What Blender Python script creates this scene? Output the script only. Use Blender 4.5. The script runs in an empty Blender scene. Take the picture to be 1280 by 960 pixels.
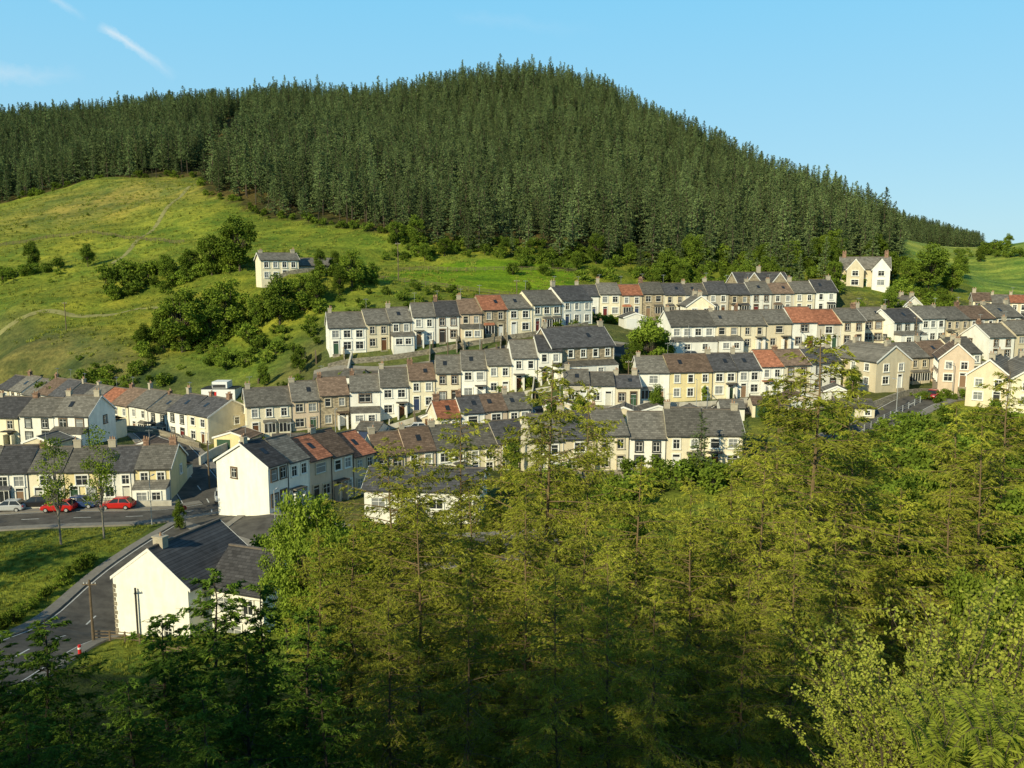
import bpy, math, random
import numpy as np
random.seed(7); rng=np.random.default_rng(7)
F=1066.7; PITCH=math.radians(8.0); cp,sp=math.cos(PITCH),math.sin(PITCH)
SUN_EL=27.0; SUN_AZ=36.0   # sun behind the viewpoint, to the left
# ---- image-pixel helper: pixel column / pixel row / chosen distance  -> world metres (origin = viewpoint on the hillside)
def unproject(u,v,D):
    a=(u-640)/F; b=(480-v)/F
    k=D/(cp+b*sp)
    return (a*k, D, (-sp+b*cp)*k)
# ======================================================= TERRAIN
CP=[]
def C(*l):
    for t in l: CP.append(unproject(*t))
for x in (-60,-30,-10,10,30,60):
    CP += [(x,-40,-1.2),(x,0,-1.7),(x,6,-4.6),(x,12,-9),(x,20,-14.5),(x,30,-20.5),(x,45,-27)]
CP += [(2,3.6,-2.5),(3.5,4.6,-3.1)]
CP += [(-60,62,-31.3),(-30,62,-31.5),(0,62,-30.5),(30,62,-29),(60,62,-27),(0,80,-30.5),(40,85,-27),(70,95,-24),(30,105,-27)]
C((0,800,68),(140,800,70),(60,700,88),(0,650,104),(330,645,103),(240,610,118),(215,570,132),(100,630,110),(280,600,122))
C((0,460,190),(100,455,185),(200,455,180),(300,470,170),(380,450,168),(0,400,220),(100,400,215),(200,400,205),(320,400,200),
  (0,350,255),(100,345,255),(200,350,235),(300,350,222),(0,300,310),(100,285,310),(200,290,290),(260,300,270),(0,255,378),(60,240,378),(130,226,375),(190,222,368),(250,224,358),
  (252,243,320),(300,260,300),(345,275,285),(470,296,262),(400,330,230),(450,345,215),(600,362,205),(700,366,212),(500,328,240),(600,325,245),(600,300,265),(720,330,245),(700,306,262),
  (850,322,258),(850,350,235),(950,318,275),(960,350,235),(1050,320,290),(1125,322,312),(1150,345,270),(1200,360,270),(340,349,201),(365,350,206))
C((400,210,400),(650,200,420),(800,220,410),(900,250,390),(1000,282,370),(150,196,480),(225,205,430),(290,170,490),(500,172,500),(650,155,500),(760,165,490))
C((-300,200,650),(0,172,650),(250,150,650),(400,144,650),(500,143,640),(560,135,630),(650,115,600),(700,116,590),(740,128,580),(790,152,550),(840,177,520),(900,208,480),(960,238,450),(1060,277,400),(1118,314,375))
C((1240,372,280),(1280,365,290),(1215,345,380),(1280,312,410),(1350,290,430),(1200,335,500),(1160,325,600),(1100,272,1100),(1150,285,1100),(1210,304,1050),(1290,315,1100))
CP += [(-250,100,-28),(-300,200,-10),(-450,300,20),(-700,450,60),(200,100,-18),(300,150,-12),(350,300,5),(500,500,40),
       (-600,900,60),(-300,850,80),(0,850,80),(200,700,20),(150,850,25),(-1300,1500,40),(0,1500,20),(1300,1500,40),
       (-3500,4200,30),(0,4200,10),(3500,4200,30),(-3500,0,20),(3500,0,20),(-400,-200,5),(400,-200,5),(0,-120,-2)]
ROWS=[]
def rowdef(poly,breaks,walls,roofs,**k):
    ROWS.append((poly,breaks,walls,roofs,k))
def even(a,b,n): return [a+(b-a)*i/n for i in range(n+1)]
rowdef([(-60,507,205),(0,515,185),(120,535,162),(262,558,140)],[-60,-40,-20,-2,14,30,47,64,82,100,120,141,163,187,211,236,262],'CWCBWCWCWWPCWWWC','gsgsggbssgrbggss',depth=8.5,endR=1,h=5.0)
rowdef([(-60,560,138),(113,556,135)],even(-60,113,4),'WCWW','gsgg',depth=7.5,endR=1,h=4.9)
rowdef([(-50,635,110),(215,626,113)],even(-50,215,6),'YWCYWY','gsggsg',depth=8,endR=1,h=4.7,endL=1)
rowdef([(337,641,101),(470,613,118)],[337,362,388,416,443,470],'WWPPP','sgrbr',depth=8,h=5.8,endL=1)
rowdef([(470,613,118),(660,590,127)],even(470,660,5),'CPWCG','bbggs',depth=8,h=5.0)
rowdef([(664,594,116),(790,590,118),(928,588,117)],[664,704,745,786,832,880,928],'CBCWCC','gsgggg',depth=9.5,h=5.1,endR=1,rise=2.8)
rowdef([(310,549,140),(437,532,146),(475,527,147),(545,508,149),(610,498,150),(703,474,152)],[310,366,401,438,476,512,545,577,609,640,672,703],'CPSWWCCWCWW','ggbggbggggs',depth=8,endL=1,h=5.5)
rowdef([(412,444,160),(460,440,162),(515,432,165),(602,423,168),(665,416,172),(740,404,180)],[412,458,488,516,545,575,603,634,665,702,740],'WCGWWPSCCW','ggggsbrggs',depth=8,endL=1)
rowdef([(690,472,152),(767,470,157)],[690,767],'S','s',depth=9,endL=1,endR=1,h=5.6,rise=3)
rowdef([(722,397,200),(1045,392,208)],even(722,1045,12),'WCBSCWGSWGCW','sgrgsgssgbgs',depth=8,endR=1)
rowdef([(838,441,170),(1080,433,176)],[838,893,925,957,989,1020,1050,1080],'WCCBWGC','ggggrrg',depth=8.5,endL=1,endR=1)
rowdef([(797,503,150),(835,503,150),(978,493,153),(1050,489,156)],[797,836,890,921,950,978,1012,1050],'WYCWWCW','gbssrbs',depth=8,endL=1,endR=1)
rowdef([(1078,430,182),(1116,430,183)],[1078,1116],'C','g',depth=8,endL=1)
rowdef([(1116,432,180),(1275,424,192)],[1116,1150,1180,1210,1242,1275],'WWBCB','sggbg',depth=8,endL=1,endR=1)
rowdef([(1125,482,162),(1225,474,168)],[1125,1160,1192,1225],'BPC','gbg',depth=8)
rowdef([(1215,396,228),(1330,405,220)],even(1215,1330,5),'CPBCW','bgrbg',depth=8,endL=1,h=4.4,rise=2)
rowdef([(1235,452,178),(1330,446,182)],even(1235,1330,3),'WBC','ggs',depth=8,endL=1)
rowdef([(548,556,132),(664,540,137)],even(548,664,4),'CWPC','rsbg',depth=7,h=4.4,rise=2.1,endL=1)
rowdef([(706,505,146),(800,508,146)],even(706,800,3),'GWC','ggs',depth=7,h=3.4,rise=1.8,endL=1,endR=1)
for poly,*_ in ROWS: C(*poly)
C((1082,487,152),(1200,502,143),(1280,510,138),(1080,358,225),(950,388,216),(145,797,75),(450,650,98),(600,655,96),(1140,512,140))
CPa=np.array(CP,float)
_,ui=np.unique(np.round(CPa[:,:2],0),axis=0,return_index=True); CPa=CPa[ui]
S=100.0; XY=CPa[:,:2]/S; n=len(CPa)
def ker(A,B):
    r2=((A[:,None,:]-B[None,:,:])**2).sum(-1)
    return 0.5*r2*np.log(r2+1e-12)
K=ker(XY,XY)+np.eye(n)*1.2e-3
Pm=np.hstack([np.ones((n,1)),XY]); A=np.zeros((n+3,n+3)); A[:n,:n]=K; A[:n,n:]=Pm; A[n:,:n]=Pm.T
W=np.linalg.solve(A,np.concatenate([CPa[:,2],np.zeros(3)]))
def hts(X,Y):
    X=np.asarray(X,float).ravel(); Y=np.asarray(Y,float).ravel(); out=np.empty(len(X))
    for i in range(0,len(X),8000):
        Q=np.stack([X[i:i+8000],Y[i:i+8000]],1)/S
        out[i:i+8000]=ker(Q,XY)@W[:n]+W[n]+Q@W[n+1:]
    m=np.clip((Y-185)/40,0,1)*np.clip((-20-X+0.4*(Y-180))/40,0,1)
    out+=m*(0.7*np.sin(X*.13+Y*.05)*np.sin(Y*.17+1)+0.45*np.sin(X*.31+2)*np.sin(Y*.27-X*.1)+.8*np.sin(Y*.09+X*.02)*np.sin(X*.045))
    return out
def ht(x,y): return float(hts([x],[y])[0])
def at(u,D):
    a=(u-640)/F; z=-20
    for _ in range(5):
        x=a*(D*cp-z*sp); z=ht(x,D)
    return x,D,z

# ======================================================= MATERIALS
MC={}
def nt(m): m.use_nodes=True; t=m.node_tree; return t, t.nodes, t.links
def mat(name,col,rough=.9,var=.2,scale=2.5,bump=0.0,kind=None,col2=None,spec=.25):
    if name in MC: return MC[name]
    m=bpy.data.materials.new(name); t,N,L=nt(m); b=N['Principled BSDF']
    b.inputs['Roughness'].default_value=rough; b.inputs['Specular IOR Level'].default_value=spec
    tc=N.new('ShaderNodeTexCoord'); nz=N.new('ShaderNodeTexNoise'); nz.inputs['Scale'].default_value=scale; nz.inputs['Detail'].default_value=6
    nz.inputs['Roughness'].default_value=.65
    L.new(tc.outputs['Object'],nz.inputs['Vector'])
    mx=N.new('ShaderNodeMix'); mx.data_type='RGBA'
    mr=N.new('ShaderNodeMapRange'); mr.inputs[1].default_value=.3; mr.inputs[2].default_value=.7
    L.new(nz.outputs['Fac'],mr.inputs[0]); L.new(mr.outputs[0],mx.inputs[0])
    c1=[c*(1-var) for c in col]; c2=[min(1,c*(1+var*.7)) for c in (col2 or col)]
    mx.inputs[6].default_value=(*c1,1); mx.inputs[7].default_value=(*c2,1)
    out=mx.outputs[2]
    def mult(out,src):
        ml=N.new('ShaderNodeMix'); ml.data_type='RGBA'; ml.blend_type='MULTIPLY'; ml.inputs[0].default_value=1
        L.new(out,ml.inputs[6]); L.new(src,ml.inputs[7]); return ml.outputs[2]
    if kind in('tile','stone'):
        sx=N.new('ShaderNodeSeparateXYZ'); L.new(tc.outputs['Object'],sx.inputs[0])
        ad=N.new('ShaderNodeMath'); ad.operation='ADD'; L.new(sx.outputs[0],ad.inputs[0])
        if kind=='stone': L.new(sx.outputs[1],ad.inputs[1])
        else: ad.inputs[1].default_value=0
        cb=N.new('ShaderNodeCombineXYZ'); L.new(ad.outputs[0],cb.inputs[0]); L.new(sx.outputs[2],cb.inputs[1])
        br=N.new('ShaderNodeTexBrick'); br.inputs['Scale'].default_value=1
        br.inputs['Brick Width'].default_value=.5; br.inputs['Row Height'].default_value=.25 if kind=='stone' else .2
        br.inputs['Mortar Size'].default_value=.02
        lo,hi=(.6,1.35) if kind=='stone' else (.75,1.25)
        br.inputs['Color1'].default_value=(lo,lo,lo,1); br.inputs['Color2'].default_value=(hi,hi,hi,1); br.inputs['Mortar'].default_value=(.8,.8,.8,1) if kind=='stone' else (.6,.6,.6,1)
        L.new(cb.outputs[0],br.inputs['Vector']); out=mult(out,br.outputs['Color'])
    if kind=='render':
        mp=N.new('ShaderNodeMapping'); mp.inputs['Scale'].default_value=(1.2,1.2,.3); L.new(tc.outputs['Object'],mp.inputs[0])
        n2=N.new('ShaderNodeTexNoise'); n2.inputs['Scale'].default_value=1.1; n2.inputs['Detail'].default_value=5; L.new(mp.outputs[0],n2.inputs['Vector'])
        m2=N.new('ShaderNodeMapRange'); m2.inputs[1].default_value=.3; m2.inputs[2].default_value=.6; m2.inputs[3].default_value=.86; m2.inputs[4].default_value=1
        L.new(n2.outputs['Fac'],m2.inputs[0]); out=mult(out,m2.outputs[0])
    if kind in('render','tile','stone'):
        oi=N.new('ShaderNodeObjectInfo'); m3=N.new('ShaderNodeMapRange'); m3.inputs[3].default_value=.86 if kind!='tile' else .75; m3.inputs[4].default_value=1.06 if kind!='tile' else 1.25
        L.new(oi.outputs['Random'],m3.inputs[0]); out=mult(out,m3.outputs[0])
    L.new(out,b.inputs['Base Color'])
    if bump:
        bp=N.new('ShaderNodeBump'); bp.inputs['Strength'].default_value=bump; bp.inputs['Distance'].default_value=.1
        L.new(nz.outputs['Fac'],bp.inputs['Height']); L.new(bp.outputs[0],b.inputs['Normal'])
    MC[name]=m; return m
def leafmat(name,dark,light,trans=.3,clump=.5,objvar=.25):
    m=bpy.data.materials.new(name); t,N,L=nt(m); N.remove(N['Principled BSDF']); b=N.new('ShaderNodeBsdfDiffuse')
    g=N.new('ShaderNodeNewGeometry'); tc=N.new('ShaderNodeTexCoord'); oi=N.new('ShaderNodeObjectInfo')
    nz=N.new('ShaderNodeTexNoise'); nz.inputs['Scale'].default_value=clump; nz.inputs['Detail'].default_value=2
    L.new(tc.outputs['Object'],nz.inputs['Vector'])
    a=N.new('ShaderNodeMath'); a.operation='MULTIPLY_ADD'; a.inputs[1].default_value=.55; L.new(g.outputs['Random Per Island'],a.inputs[0])
    s=N.new('ShaderNodeMath'); s.operation='MULTIPLY_ADD'; s.inputs[1].default_value=1.8; s.inputs[2].default_value=-.65; L.new(nz.outputs['Fac'],s.inputs[0])
    L.new(s.outputs[0],a.inputs[2]); a.use_clamp=True
    mx=N.new('ShaderNodeMix'); mx.data_type='RGBA'; mx.inputs[6].default_value=(*dark,1); mx.inputs[7].default_value=(*light,1); L.new(a.outputs[0],mx.inputs[0])
    hs=N.new('ShaderNodeHueSaturation'); L.new(mx.outputs[2],hs.inputs['Color'])
    v=N.new('ShaderNodeMapRange'); v.inputs[3].default_value=1-objvar; v.inputs[4].default_value=1+objvar; L.new(oi.outputs['Random'],v.inputs[0]); L.new(v.outputs[0],hs.inputs['Value'])
    L.new(hs.outputs[0],b.inputs['Color']); fin=b.outputs[0]
    if trans:
        tr=N.new('ShaderNodeBsdfTranslucent'); L.new(hs.outputs[0],tr.inputs['Color'])
        ms=N.new('ShaderNodeMixShader'); ms.inputs[0].default_value=trans; L.new(b.outputs[0],ms.inputs[1]); L.new(tr.outputs[0],ms.inputs[2]); fin=ms.outputs[0]
    L.new(fin,N['Material Output'].inputs['Surface'])
    return m
WALLC={'W':(.88,.85,.76),'C':(.84,.75,.55),'B':(.72,.62,.44),'G':(.58,.52,.42),'S':(.38,.31,.21),'Y':(.84,.70,.38),'P':(.70,.56,.42)}
def wallm(c): return mat('render_wall_'+c,WALLC[c],.9,.08,1.2,kind='stone' if c=='S' else 'render',bump=.15)
ROOFC={'s':(.09,.088,.092),'g':(.17,.157,.135),'b':(.21,.145,.105),'r':(.38,.155,.09)}
def roofm(c): return mat('roof_tiles_'+c,ROOFC[c],.85,.3,.9,kind='tile',bump=.3,spec=.15)
M_white=mat('white_upvc',(.82,.80,.75),.4,.04); M_glass=mat('window_glass',(.03,.034,.038),.08,.3,.7,spec=.6)
M_net=mat('net_curtain_glass',(.25,.26,.26),.2,.3,.9,spec=.5)
M_gut=mat('gutter_dark',(.05,.05,.05),.5,.1); M_chim=mat('chimney_brick',(.27,.165,.115),.9,.25,3,kind='stone'); M_chim2=mat('chimney_render',(.44,.39,.30),.9,.2)
M_pot=mat('chimney_pot',(.40,.25,.16),.8,.2); M_ridge=mat('ridge_tiles',(.17,.14,.115),.8,.3)
M_stonew=mat('garden_stone',(.32,.28,.21),.95,.3,3,kind='stone',bump=.4)
M_wood=mat('weathered_wood',(.16,.12,.08),.9,.3,4); M_metal=mat('galvanised_steel',(.35,.36,.36),.5,.15,spec=.5)
M_asph=mat('asphalt',(.09,.083,.075),.95,.25,.6,bump=.2,col2=(.13,.12,.105),spec=.1); M_pave=mat('pavement_slab',(.24,.22,.19),.9,.2,1.5); M_mark=mat('road_paint',(.65,.65,.62),.8,.2,3)
M_track=mat('worn_track',(.24,.23,.09),.95,.35,.5,bump=.3)
M_bark=mat('bark',(.09,.07,.05),.95,.35,6); M_barkw=mat('pale_bark',(.22,.2,.17),.95,.35,6)
DOORS=[(.16,.03,.03),(.04,.06,.12),(.7,.7,.68),(.05,.1,.06),(.13,.06,.03),(.04,.04,.04),(.7,.7,.68),(.6,.58,.5),(.25,.16,.1)]
doorm=[mat('door_paint_%d'%i,c,.4,.06) for i,c in enumerate(DOORS)]
SURR={'w':(.84,.82,.75),'d':(.16,.11,.07),'s':(.54,.46,.33),'k':(.06,.06,.055)}
surm={k:mat('window_surround_'+k,c,.8,.1) for k,c in SURR.items()}

# ======================================================= MESH HELPERS
col=bpy.context.scene.collection
def link(o): col.objects.link(o); return o
class MB:
    def __init__(s): s.v=[]; s.f=[]
    def add(s,vs,fs):
        o=len(s.v); s.v+=vs; s.f+=[tuple(i+o for i in f) for f in fs]
    def box(s,x0,x1,y0,y1,z0,z1):
        s.add([(x0,y0,z0),(x1,y0,z0),(x1,y1,z0),(x0,y1,z0),(x0,y0,z1),(x1,y0,z1),(x1,y1,z1),(x0,y1,z1)],
              [(0,3,2,1),(4,5,6,7),(0,1,5,4),(1,2,6,5),(2,3,7,6),(3,0,4,7)])
    def fbox(s,fr,a0,a1,n0,n1,z0,z1):
        ox,oy,ax,ay,nx,ny=fr
        def p(a,n,z): return (ox+ax*a+nx*n, oy+ay*a+ny*n, z)
        s.add([p(a0,n0,z0),p(a1,n0,z0),p(a1,n1,z0),p(a0,n1,z0),p(a0,n0,z1),p(a1,n0,z1),p(a1,n1,z1),p(a0,n1,z1)],
              [(0,3,2,1),(4,5,6,7),(0,1,5,4),(1,2,6,5),(2,3,7,6),(3,0,4,7)])
    def cyl(s,x,y,z0,z1,r0,r1,n=8):
        vs=[];
        for z,r in((z0,r0),(z1,r1)):
            vs+=[(x+r*math.cos(2*math.pi*i/n),y+r*math.sin(2*math.pi*i/n),z) for i in range(n)]
        s.add(vs,[(i,(i+1)%n,n+(i+1)%n,n+i) for i in range(n)]+[tuple(range(n,2*n)),tuple(range(n-1,-1,-1))])
    def build(s,name,m,parent=None):
        if not s.f: return None
        me=bpy.data.meshes.new(name); me.from_pydata(s.v,[],s.f); me.materials.append(m)
        o=bpy.data.objects.new(name,me); link(o)
        if parent: o.parent=parent
        return o
def empty(name,loc,rz=0):
    e=bpy.data.objects.new(name,None); e.location=loc; e.rotation_euler=(0,0,rz); e.empty_display_size=.5; return link(e)

class House:
    def __init__(s,name,p0,p1,z):
        dx,dy=p1[0]-p0[0],p1[1]-p0[1]; s.w=math.hypot(dx,dy)
        s.e=empty(name,(p0[0],p0[1],z),math.atan2(dy,dx)); s.parts={}
    def P(s,n,m):
        if n not in s.parts: s.parts[n]=(MB(),m)
        return s.parts[n][0]
    def done(s):
        for n,(mb,m) in s.parts.items(): mb.build(n,m,s.e)
    def body(s,x,y,w,d,h,rise,wall,roof,gf=False,ovL=0,ovR=0,base=-3.5,tag=''):
        A=d if gf else w; B=w if gf else d
        T=(lambda a,b,z:(x+b,y+a,z)) if gf else (lambda a,b,z:(x+a,y+b,z))
        wb=s.P('walls'+tag,wallm(wall))
        vs=[]
        for a in (0,A): vs+=[T(a,0,base),T(a,B,base),T(a,B,h),T(a,B/2,h+rise),T(a,0,h)]
        wb.add(vs,[(0,1,2,3,4),(5,9,8,7,6),(0,4,9,5),(1,6,7,2)])
        sl=rise/(B/2); ov=.28; t=.14
        prof=[(-ov,h-ov*sl+.01),(-ov,h-ov*sl+t),(B/2,h+rise+t+.01),(B+ov,h-ov*sl+t),(B+ov,h-ov*sl+.01),(B/2,h+rise+.01)]
        rb=s.P('roof'+tag,roofm(roof)); a0,a1=-ovL,A+ovR
        vs=[T(a0,b,z) for b,z in prof]+[T(a1,b,z) for b,z in prof]
        rb.add(vs,[(i,(i+1)%6,6+(i+1)%6,6+i) for i in range(6)]+[(0,1,2,5),(2,3,4,5),(6,11,8,7),(8,11,10,9)])
        rd=s.P('ridge_tiles',M_ridge)
        c=[T(a0,B/2-.14,h+rise+t-.03),T(a1,B/2+.14,h+rise+t+.1)]
        rd.box(min(c[0][0],c[1][0]),max(c[0][0],c[1][0]),min(c[0][1],c[1][1]),max(c[0][1],c[1][1]),h+rise+t-.06,h+rise+t+.08)
        gb=s.P('gutters',M_gut)
        for bb in (-ov-.12,B+ov+.01):
            c0=T(a0,bb,0); c1=T(a1,bb+.11,0)
            gb.box(min(c0[0],c1[0]),max(c0[0],c1[0]),min(c0[1],c1[1]),max(c0[1],c1[1]),h-ov*sl-.02,h-ov*sl+.09)
        if gf or ovL>.1 or ovR>.1:
            bb=s.P('bargeboards',M_white)
            ends=([(a0-.045)] if (ovL>.1 or gf) else [])+([(a1+.005)] if (ovR>.1 or gf) else [])
            for ae in ends:
                for q0,q1 in(((-ov,h-ov*sl),(B/2,h+rise)),((B/2,h+rise),(B+ov,h-ov*sl))):
                    v=[]
                    for aa in(ae,ae+.04):
                        v+=[T(aa,q0[0],q0[1]-.12),T(aa,q1[0],q1[1]-.12),T(aa,q1[0],q1[1]+.17),T(aa,q0[0],q0[1]+.17)]
                    bb.add(v,[(0,1,2,3),(4,7,6,5),(0,4,5,1),(1,5,6,2),(2,6,7,3),(3,7,4,0)])
    def window(s,fr,cx,z0,w,h,sur='w',mull=True):
        a0,a1=cx-w/2,cx+w/2; z1=z0+h
        g=s.P('window_nets',M_net) if random.random()<.3 else s.P('window_glass',M_glass)
        g.fbox(fr,a0,a1,-.03,.015,z0,z1)
        f=s.P('window_frames',M_white); k=.06
        f.fbox(fr,a0,a0+k,-.02,.05,z0,z1); f.fbox(fr,a1-k,a1,-.02,.05,z0,z1)
        f.fbox(fr,a0+k,a1-k,-.02,.05,z0,z0+k); f.fbox(fr,a0+k,a1-k,-.02,.05,z1-k,z1)
        if mull: f.fbox(fr,cx-.025,cx+.025,-.02,.045,z0+k,z1-k)
        f.fbox(fr,a0+k,a1-k,-.02,.04,z0+h*.62,z0+h*.62+.05)
        sb=s.P('window_surrounds_'+sur,surm[sur]); q=.13
        sb.fbox(fr,a0-q,a0,-.02,.12,z0,z1); sb.fbox(fr,a1,a1+q,-.02,.12,z0,z1)
        sb.fbox(fr,a0-q,a1+q,-.02,.13,z1,z1+.18); sb.fbox(fr,a0-q-.04,a1+q+.04,-.02,.19,z0-.12,z0)
    def door(s,fr,cx,sur='w',m=None,z0=0):
        w=.95;a0,a1=cx-w/2,cx+w/2
        s.P('front_door',m or random.choice(doorm)).fbox(fr,a0,a1,-.03,.02,z0,z0+2.0)
        s.P('window_glass',M_glass).fbox(fr,a0,a1,-.03,.018,z0+2.06,z0+2.42)
        s.P('window_frames',M_white).fbox(fr,a0,a1,-.03,.05,z0+2.0,z0+2.06)
        sb=s.P('window_surrounds_'+sur,surm[sur])
        sb.fbox(fr,a0-.15,a0,-.02,.12,z0,z0+2.42); sb.fbox(fr,a1,a1+.15,-.02,.12,z0,z0+2.42); sb.fbox(fr,a0-.15,a1+.15,-.02,.13,z0+2.42,z0+2.62)
        s.P('doorstep',M_stonew).fbox(fr,a0-.2,a1+.2,0,.5,z0-3,z0-.02)
    def chimney(s,x,y,ztop,brick=True,w=.95,d=.6,hh=1.5):
        c=s.P('chimney',M_chim if brick else M_chim2); c.box(x-w/2,x+w/2,y-d/2,y+d/2,ztop-1.0,ztop+hh)
        c.box(x-w/2-.07,x+w/2+.07,y-d/2-.07,y+d/2+.07,ztop+hh,ztop+hh+.14)
        p=s.P('chimney_pots',M_pot)
        for i in(-.27,.05,.3):
            if random.random()<.75: p.cyl(x+i,y,ztop+hh+.14,ztop+hh+.14+random.uniform(.25,.5),.11,.09,6)
def terraced(p0,p1,z,wall,roof,h=5.2,rise=2.5,depth=8,endL=0,endR=0,flip=None,name='terraced_house'):
    H=House(name,p0,p1,z); w=H.w; h=h+random.uniform(-.3,.3); rise+=random.uniform(-.25,.3); depth+=random.uniform(-.5,.5)
    H.body(0,0,w,depth,h,rise,wall,roof,ovL=.2 if endL else 0,ovR=.2 if endR else 0)
    fr=(0,0,1,0,0,-1); sur=random.choice({'W':'wwkdw','C':'wsdww','B':'wws','G':'wws','S':'sws','Y':'wwd','P':'ws'}[wall])
    nslot=max(2,int(round(w/2.6)))
    xs=[w*(i+.5)/nslot+(0.08 if i==0 else -.08) for i in range(nslot)]
    fl=random.random()<.5 if flip is None else flip
    di=0 if fl else nslot-1
    if nslot>=4: di=1 if fl else 2
    u1=h-1.95; big=random.random()<.3; ww=min(1.25 if big else .95,w/nslot*.55)
    one=random.random()<.15 and nslot==2; two=h>4.0
    if two:
        for i,x in enumerate([w/2] if one else xs):
            H.window(fr,x,u1,ww*(1.6 if one else 1),1.35,sur,random.random()<.7)
    bay=random.random()<.22 and w/nslot>2.0 and two
    for i,x in enumerate(xs):
        if i==di: H.door(fr,x,sur)
        elif bay:
            bw=1.9; b=H.P('bay_window',wallm(wall)); b.box(x-bw/2,x+bw/2,-.65,-.0,-2,.75)
            b.box(x-bw/2,x+bw/2,-.62,0,2.25,2.4)
            H.P('bay_roof',roofm(roof)).add([(x-bw/2-.1,-.75,2.4),(x+bw/2+.1,-.75,2.4),(x+bw/2+.1,-.005,2.85),(x-bw/2-.1,-.005,2.85),(x-bw/2-.1,-.005,2.4),(x+bw/2+.1,-.005,2.4)],[(0,1,2,3),(0,3,4),(1,5,2),(0,4,5,1)])
            H.P('window_glass',M_glass).box(x-bw/2+.05,x+bw/2-.05,-.58,-.01,.75,2.25)
            f=H.P('window_frames',M_white)
            for xx in(x-bw/2,x-bw/6-.03,x+bw/6-.03,x+bw/2-.07): f.box(xx,xx+.07,-.64,-.57,.75,2.25)
        else: H.window(fr,x,.85,ww*1.15,1.4,sur)
    H.P('downpipe',M_gut if random.random()<.5 else M_white).box(w-.12,w-.04,-.1,-.02,-.2,h-.1)
    pr=random.random()
    if pr<.25 and di in(0,nslot-1):
        x=xs[di]; H.P('porch',M_white if random.random()<.6 else wallm(wall)).box(x-.85,x-.6,-1.1,-.14,-1,2.15); H.P('porch',M_white).box(x+.6,x+.85,-1.1,-.14,-1,2.15)
        H.P('porch_roof',roofm(roof)).box(x-1,x+1,-1.25,-.14,2.65,2.8)
    elif pr<.36 and two:
        H.P('front_extension',wallm(random.choice('WCB'))).box(.15,w-.15,-2.0,-.22,-3,2.2)
        H.P('front_extension_roof',roofm('g')).add([(.05,-2.15,2.22),(w-.05,-2.15,2.22),(w-.05,-.02,3.05),(.05,-.02,3.05),(.05,-.02,2.22),(w-.05,-.02,2.22)],[(0,1,2,3),(0,3,4),(1,5,2)])
        f2=(0,-2.0,1,0,0,-1); H.window(f2,w*.3,.7,1.3,1.1); H.window(f2,w*.7,.7,1.1,1.1)
    if random.random()<.3:
        rx=random.uniform(w*.3,w*.7); yy=depth*.25; zz=h+rise*.5+.15; sl=rise/(depth/2)
        H.P('rooflight',M_glass).add([(rx-.35,yy-.5,zz-.5*sl+.06),(rx+.35,yy-.5,zz-.5*sl+.06),(rx+.35,yy+.5,zz+.5*sl+.06),(rx-.35,yy+.5,zz+.5*sl+.06)],[(0,1,2,3)])
    br=random.random()<.35
    if endL or random.random()<.6: H.chimney(.55 if endL else .5,depth/2,h+rise,br,hh=random.uniform(.5,1.1),w=random.uniform(.6,1))
    if endR: H.chimney(w-.55,depth/2,h+rise,br,hh=.9)
    if random.random()<.5:
        a=H.P('tv_aerial',M_metal); ax=.9; a.box(ax-.02,ax+.02,depth/2-.02,depth/2+.02,h+rise,h+rise+2.2); a.box(ax-.5,ax+.5,depth/2-.02,depth/2+.02,h+rise+2.0,h+rise+2.04)
        for k in(-.4,-.2,0,.2,.4): a.box(ax+k-.015,ax+k+.015,depth/2-.25,depth/2+.25,h+rise+2.05,h+rise+2.08)
    if endL:
        fl=(0,depth,0,-1,-1,0)
        if two: H.window(fl,depth*.35,u1,.85,1.2,sur)
        if random.random()<.6: H.window(fl,depth*.7,.9,.85,1.2,sur)
    if endR and two:
        f2=(w,0,0,1,1,0); H.window(f2,depth*.6,u1,.85,1.2,sur)
    if w>4: 
        rb=H.P('rear_extension',wallm(random.choice('WCG'))); rb.box(w*.5,w-.02,depth+.01,depth+3.2,-4,2.5)
        H.P('rear_extension_roof',roofm('g')).add([(w*.5-.1,depth+.3,3.6),(w-.02,depth+.3,3.6),(w-.02,depth+3.4,2.52),(w*.5-.1,depth+3.4,2.52)],[(0,1,2,3)])
    H.done(); return H
HOUSE_XY=[]
for poly,breaks,walls,roofs,k in ROWS:
    us=[p[0] for p in poly]; k=dict(k); eL=k.pop('endL',0); eR=k.pop('endR',0)
    nu=len(breaks)-1
    for i in range(nu):
        a,b=breaks[i],breaks[i+1]
        pa=unproject(a,np.interp(a,us,[p[1] for p in poly]),np.interp(a,us,[p[2] for p in poly]))
        pb=unproject(b,np.interp(b,us,[p[1] for p in poly]),np.interp(b,us,[p[2] for p in poly]))
        terraced(pa,pb,(pa[2]+pb[2])/2,walls[i],roofs[i],endL=eL and i==0,endR=eR and i==nu-1,**k)
        HOUSE_XY.append(((pa[0]+pb[0])/2,(pa[1]+pb[1])/2+4))
HXY=np.array(HOUSE_XY)
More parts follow.
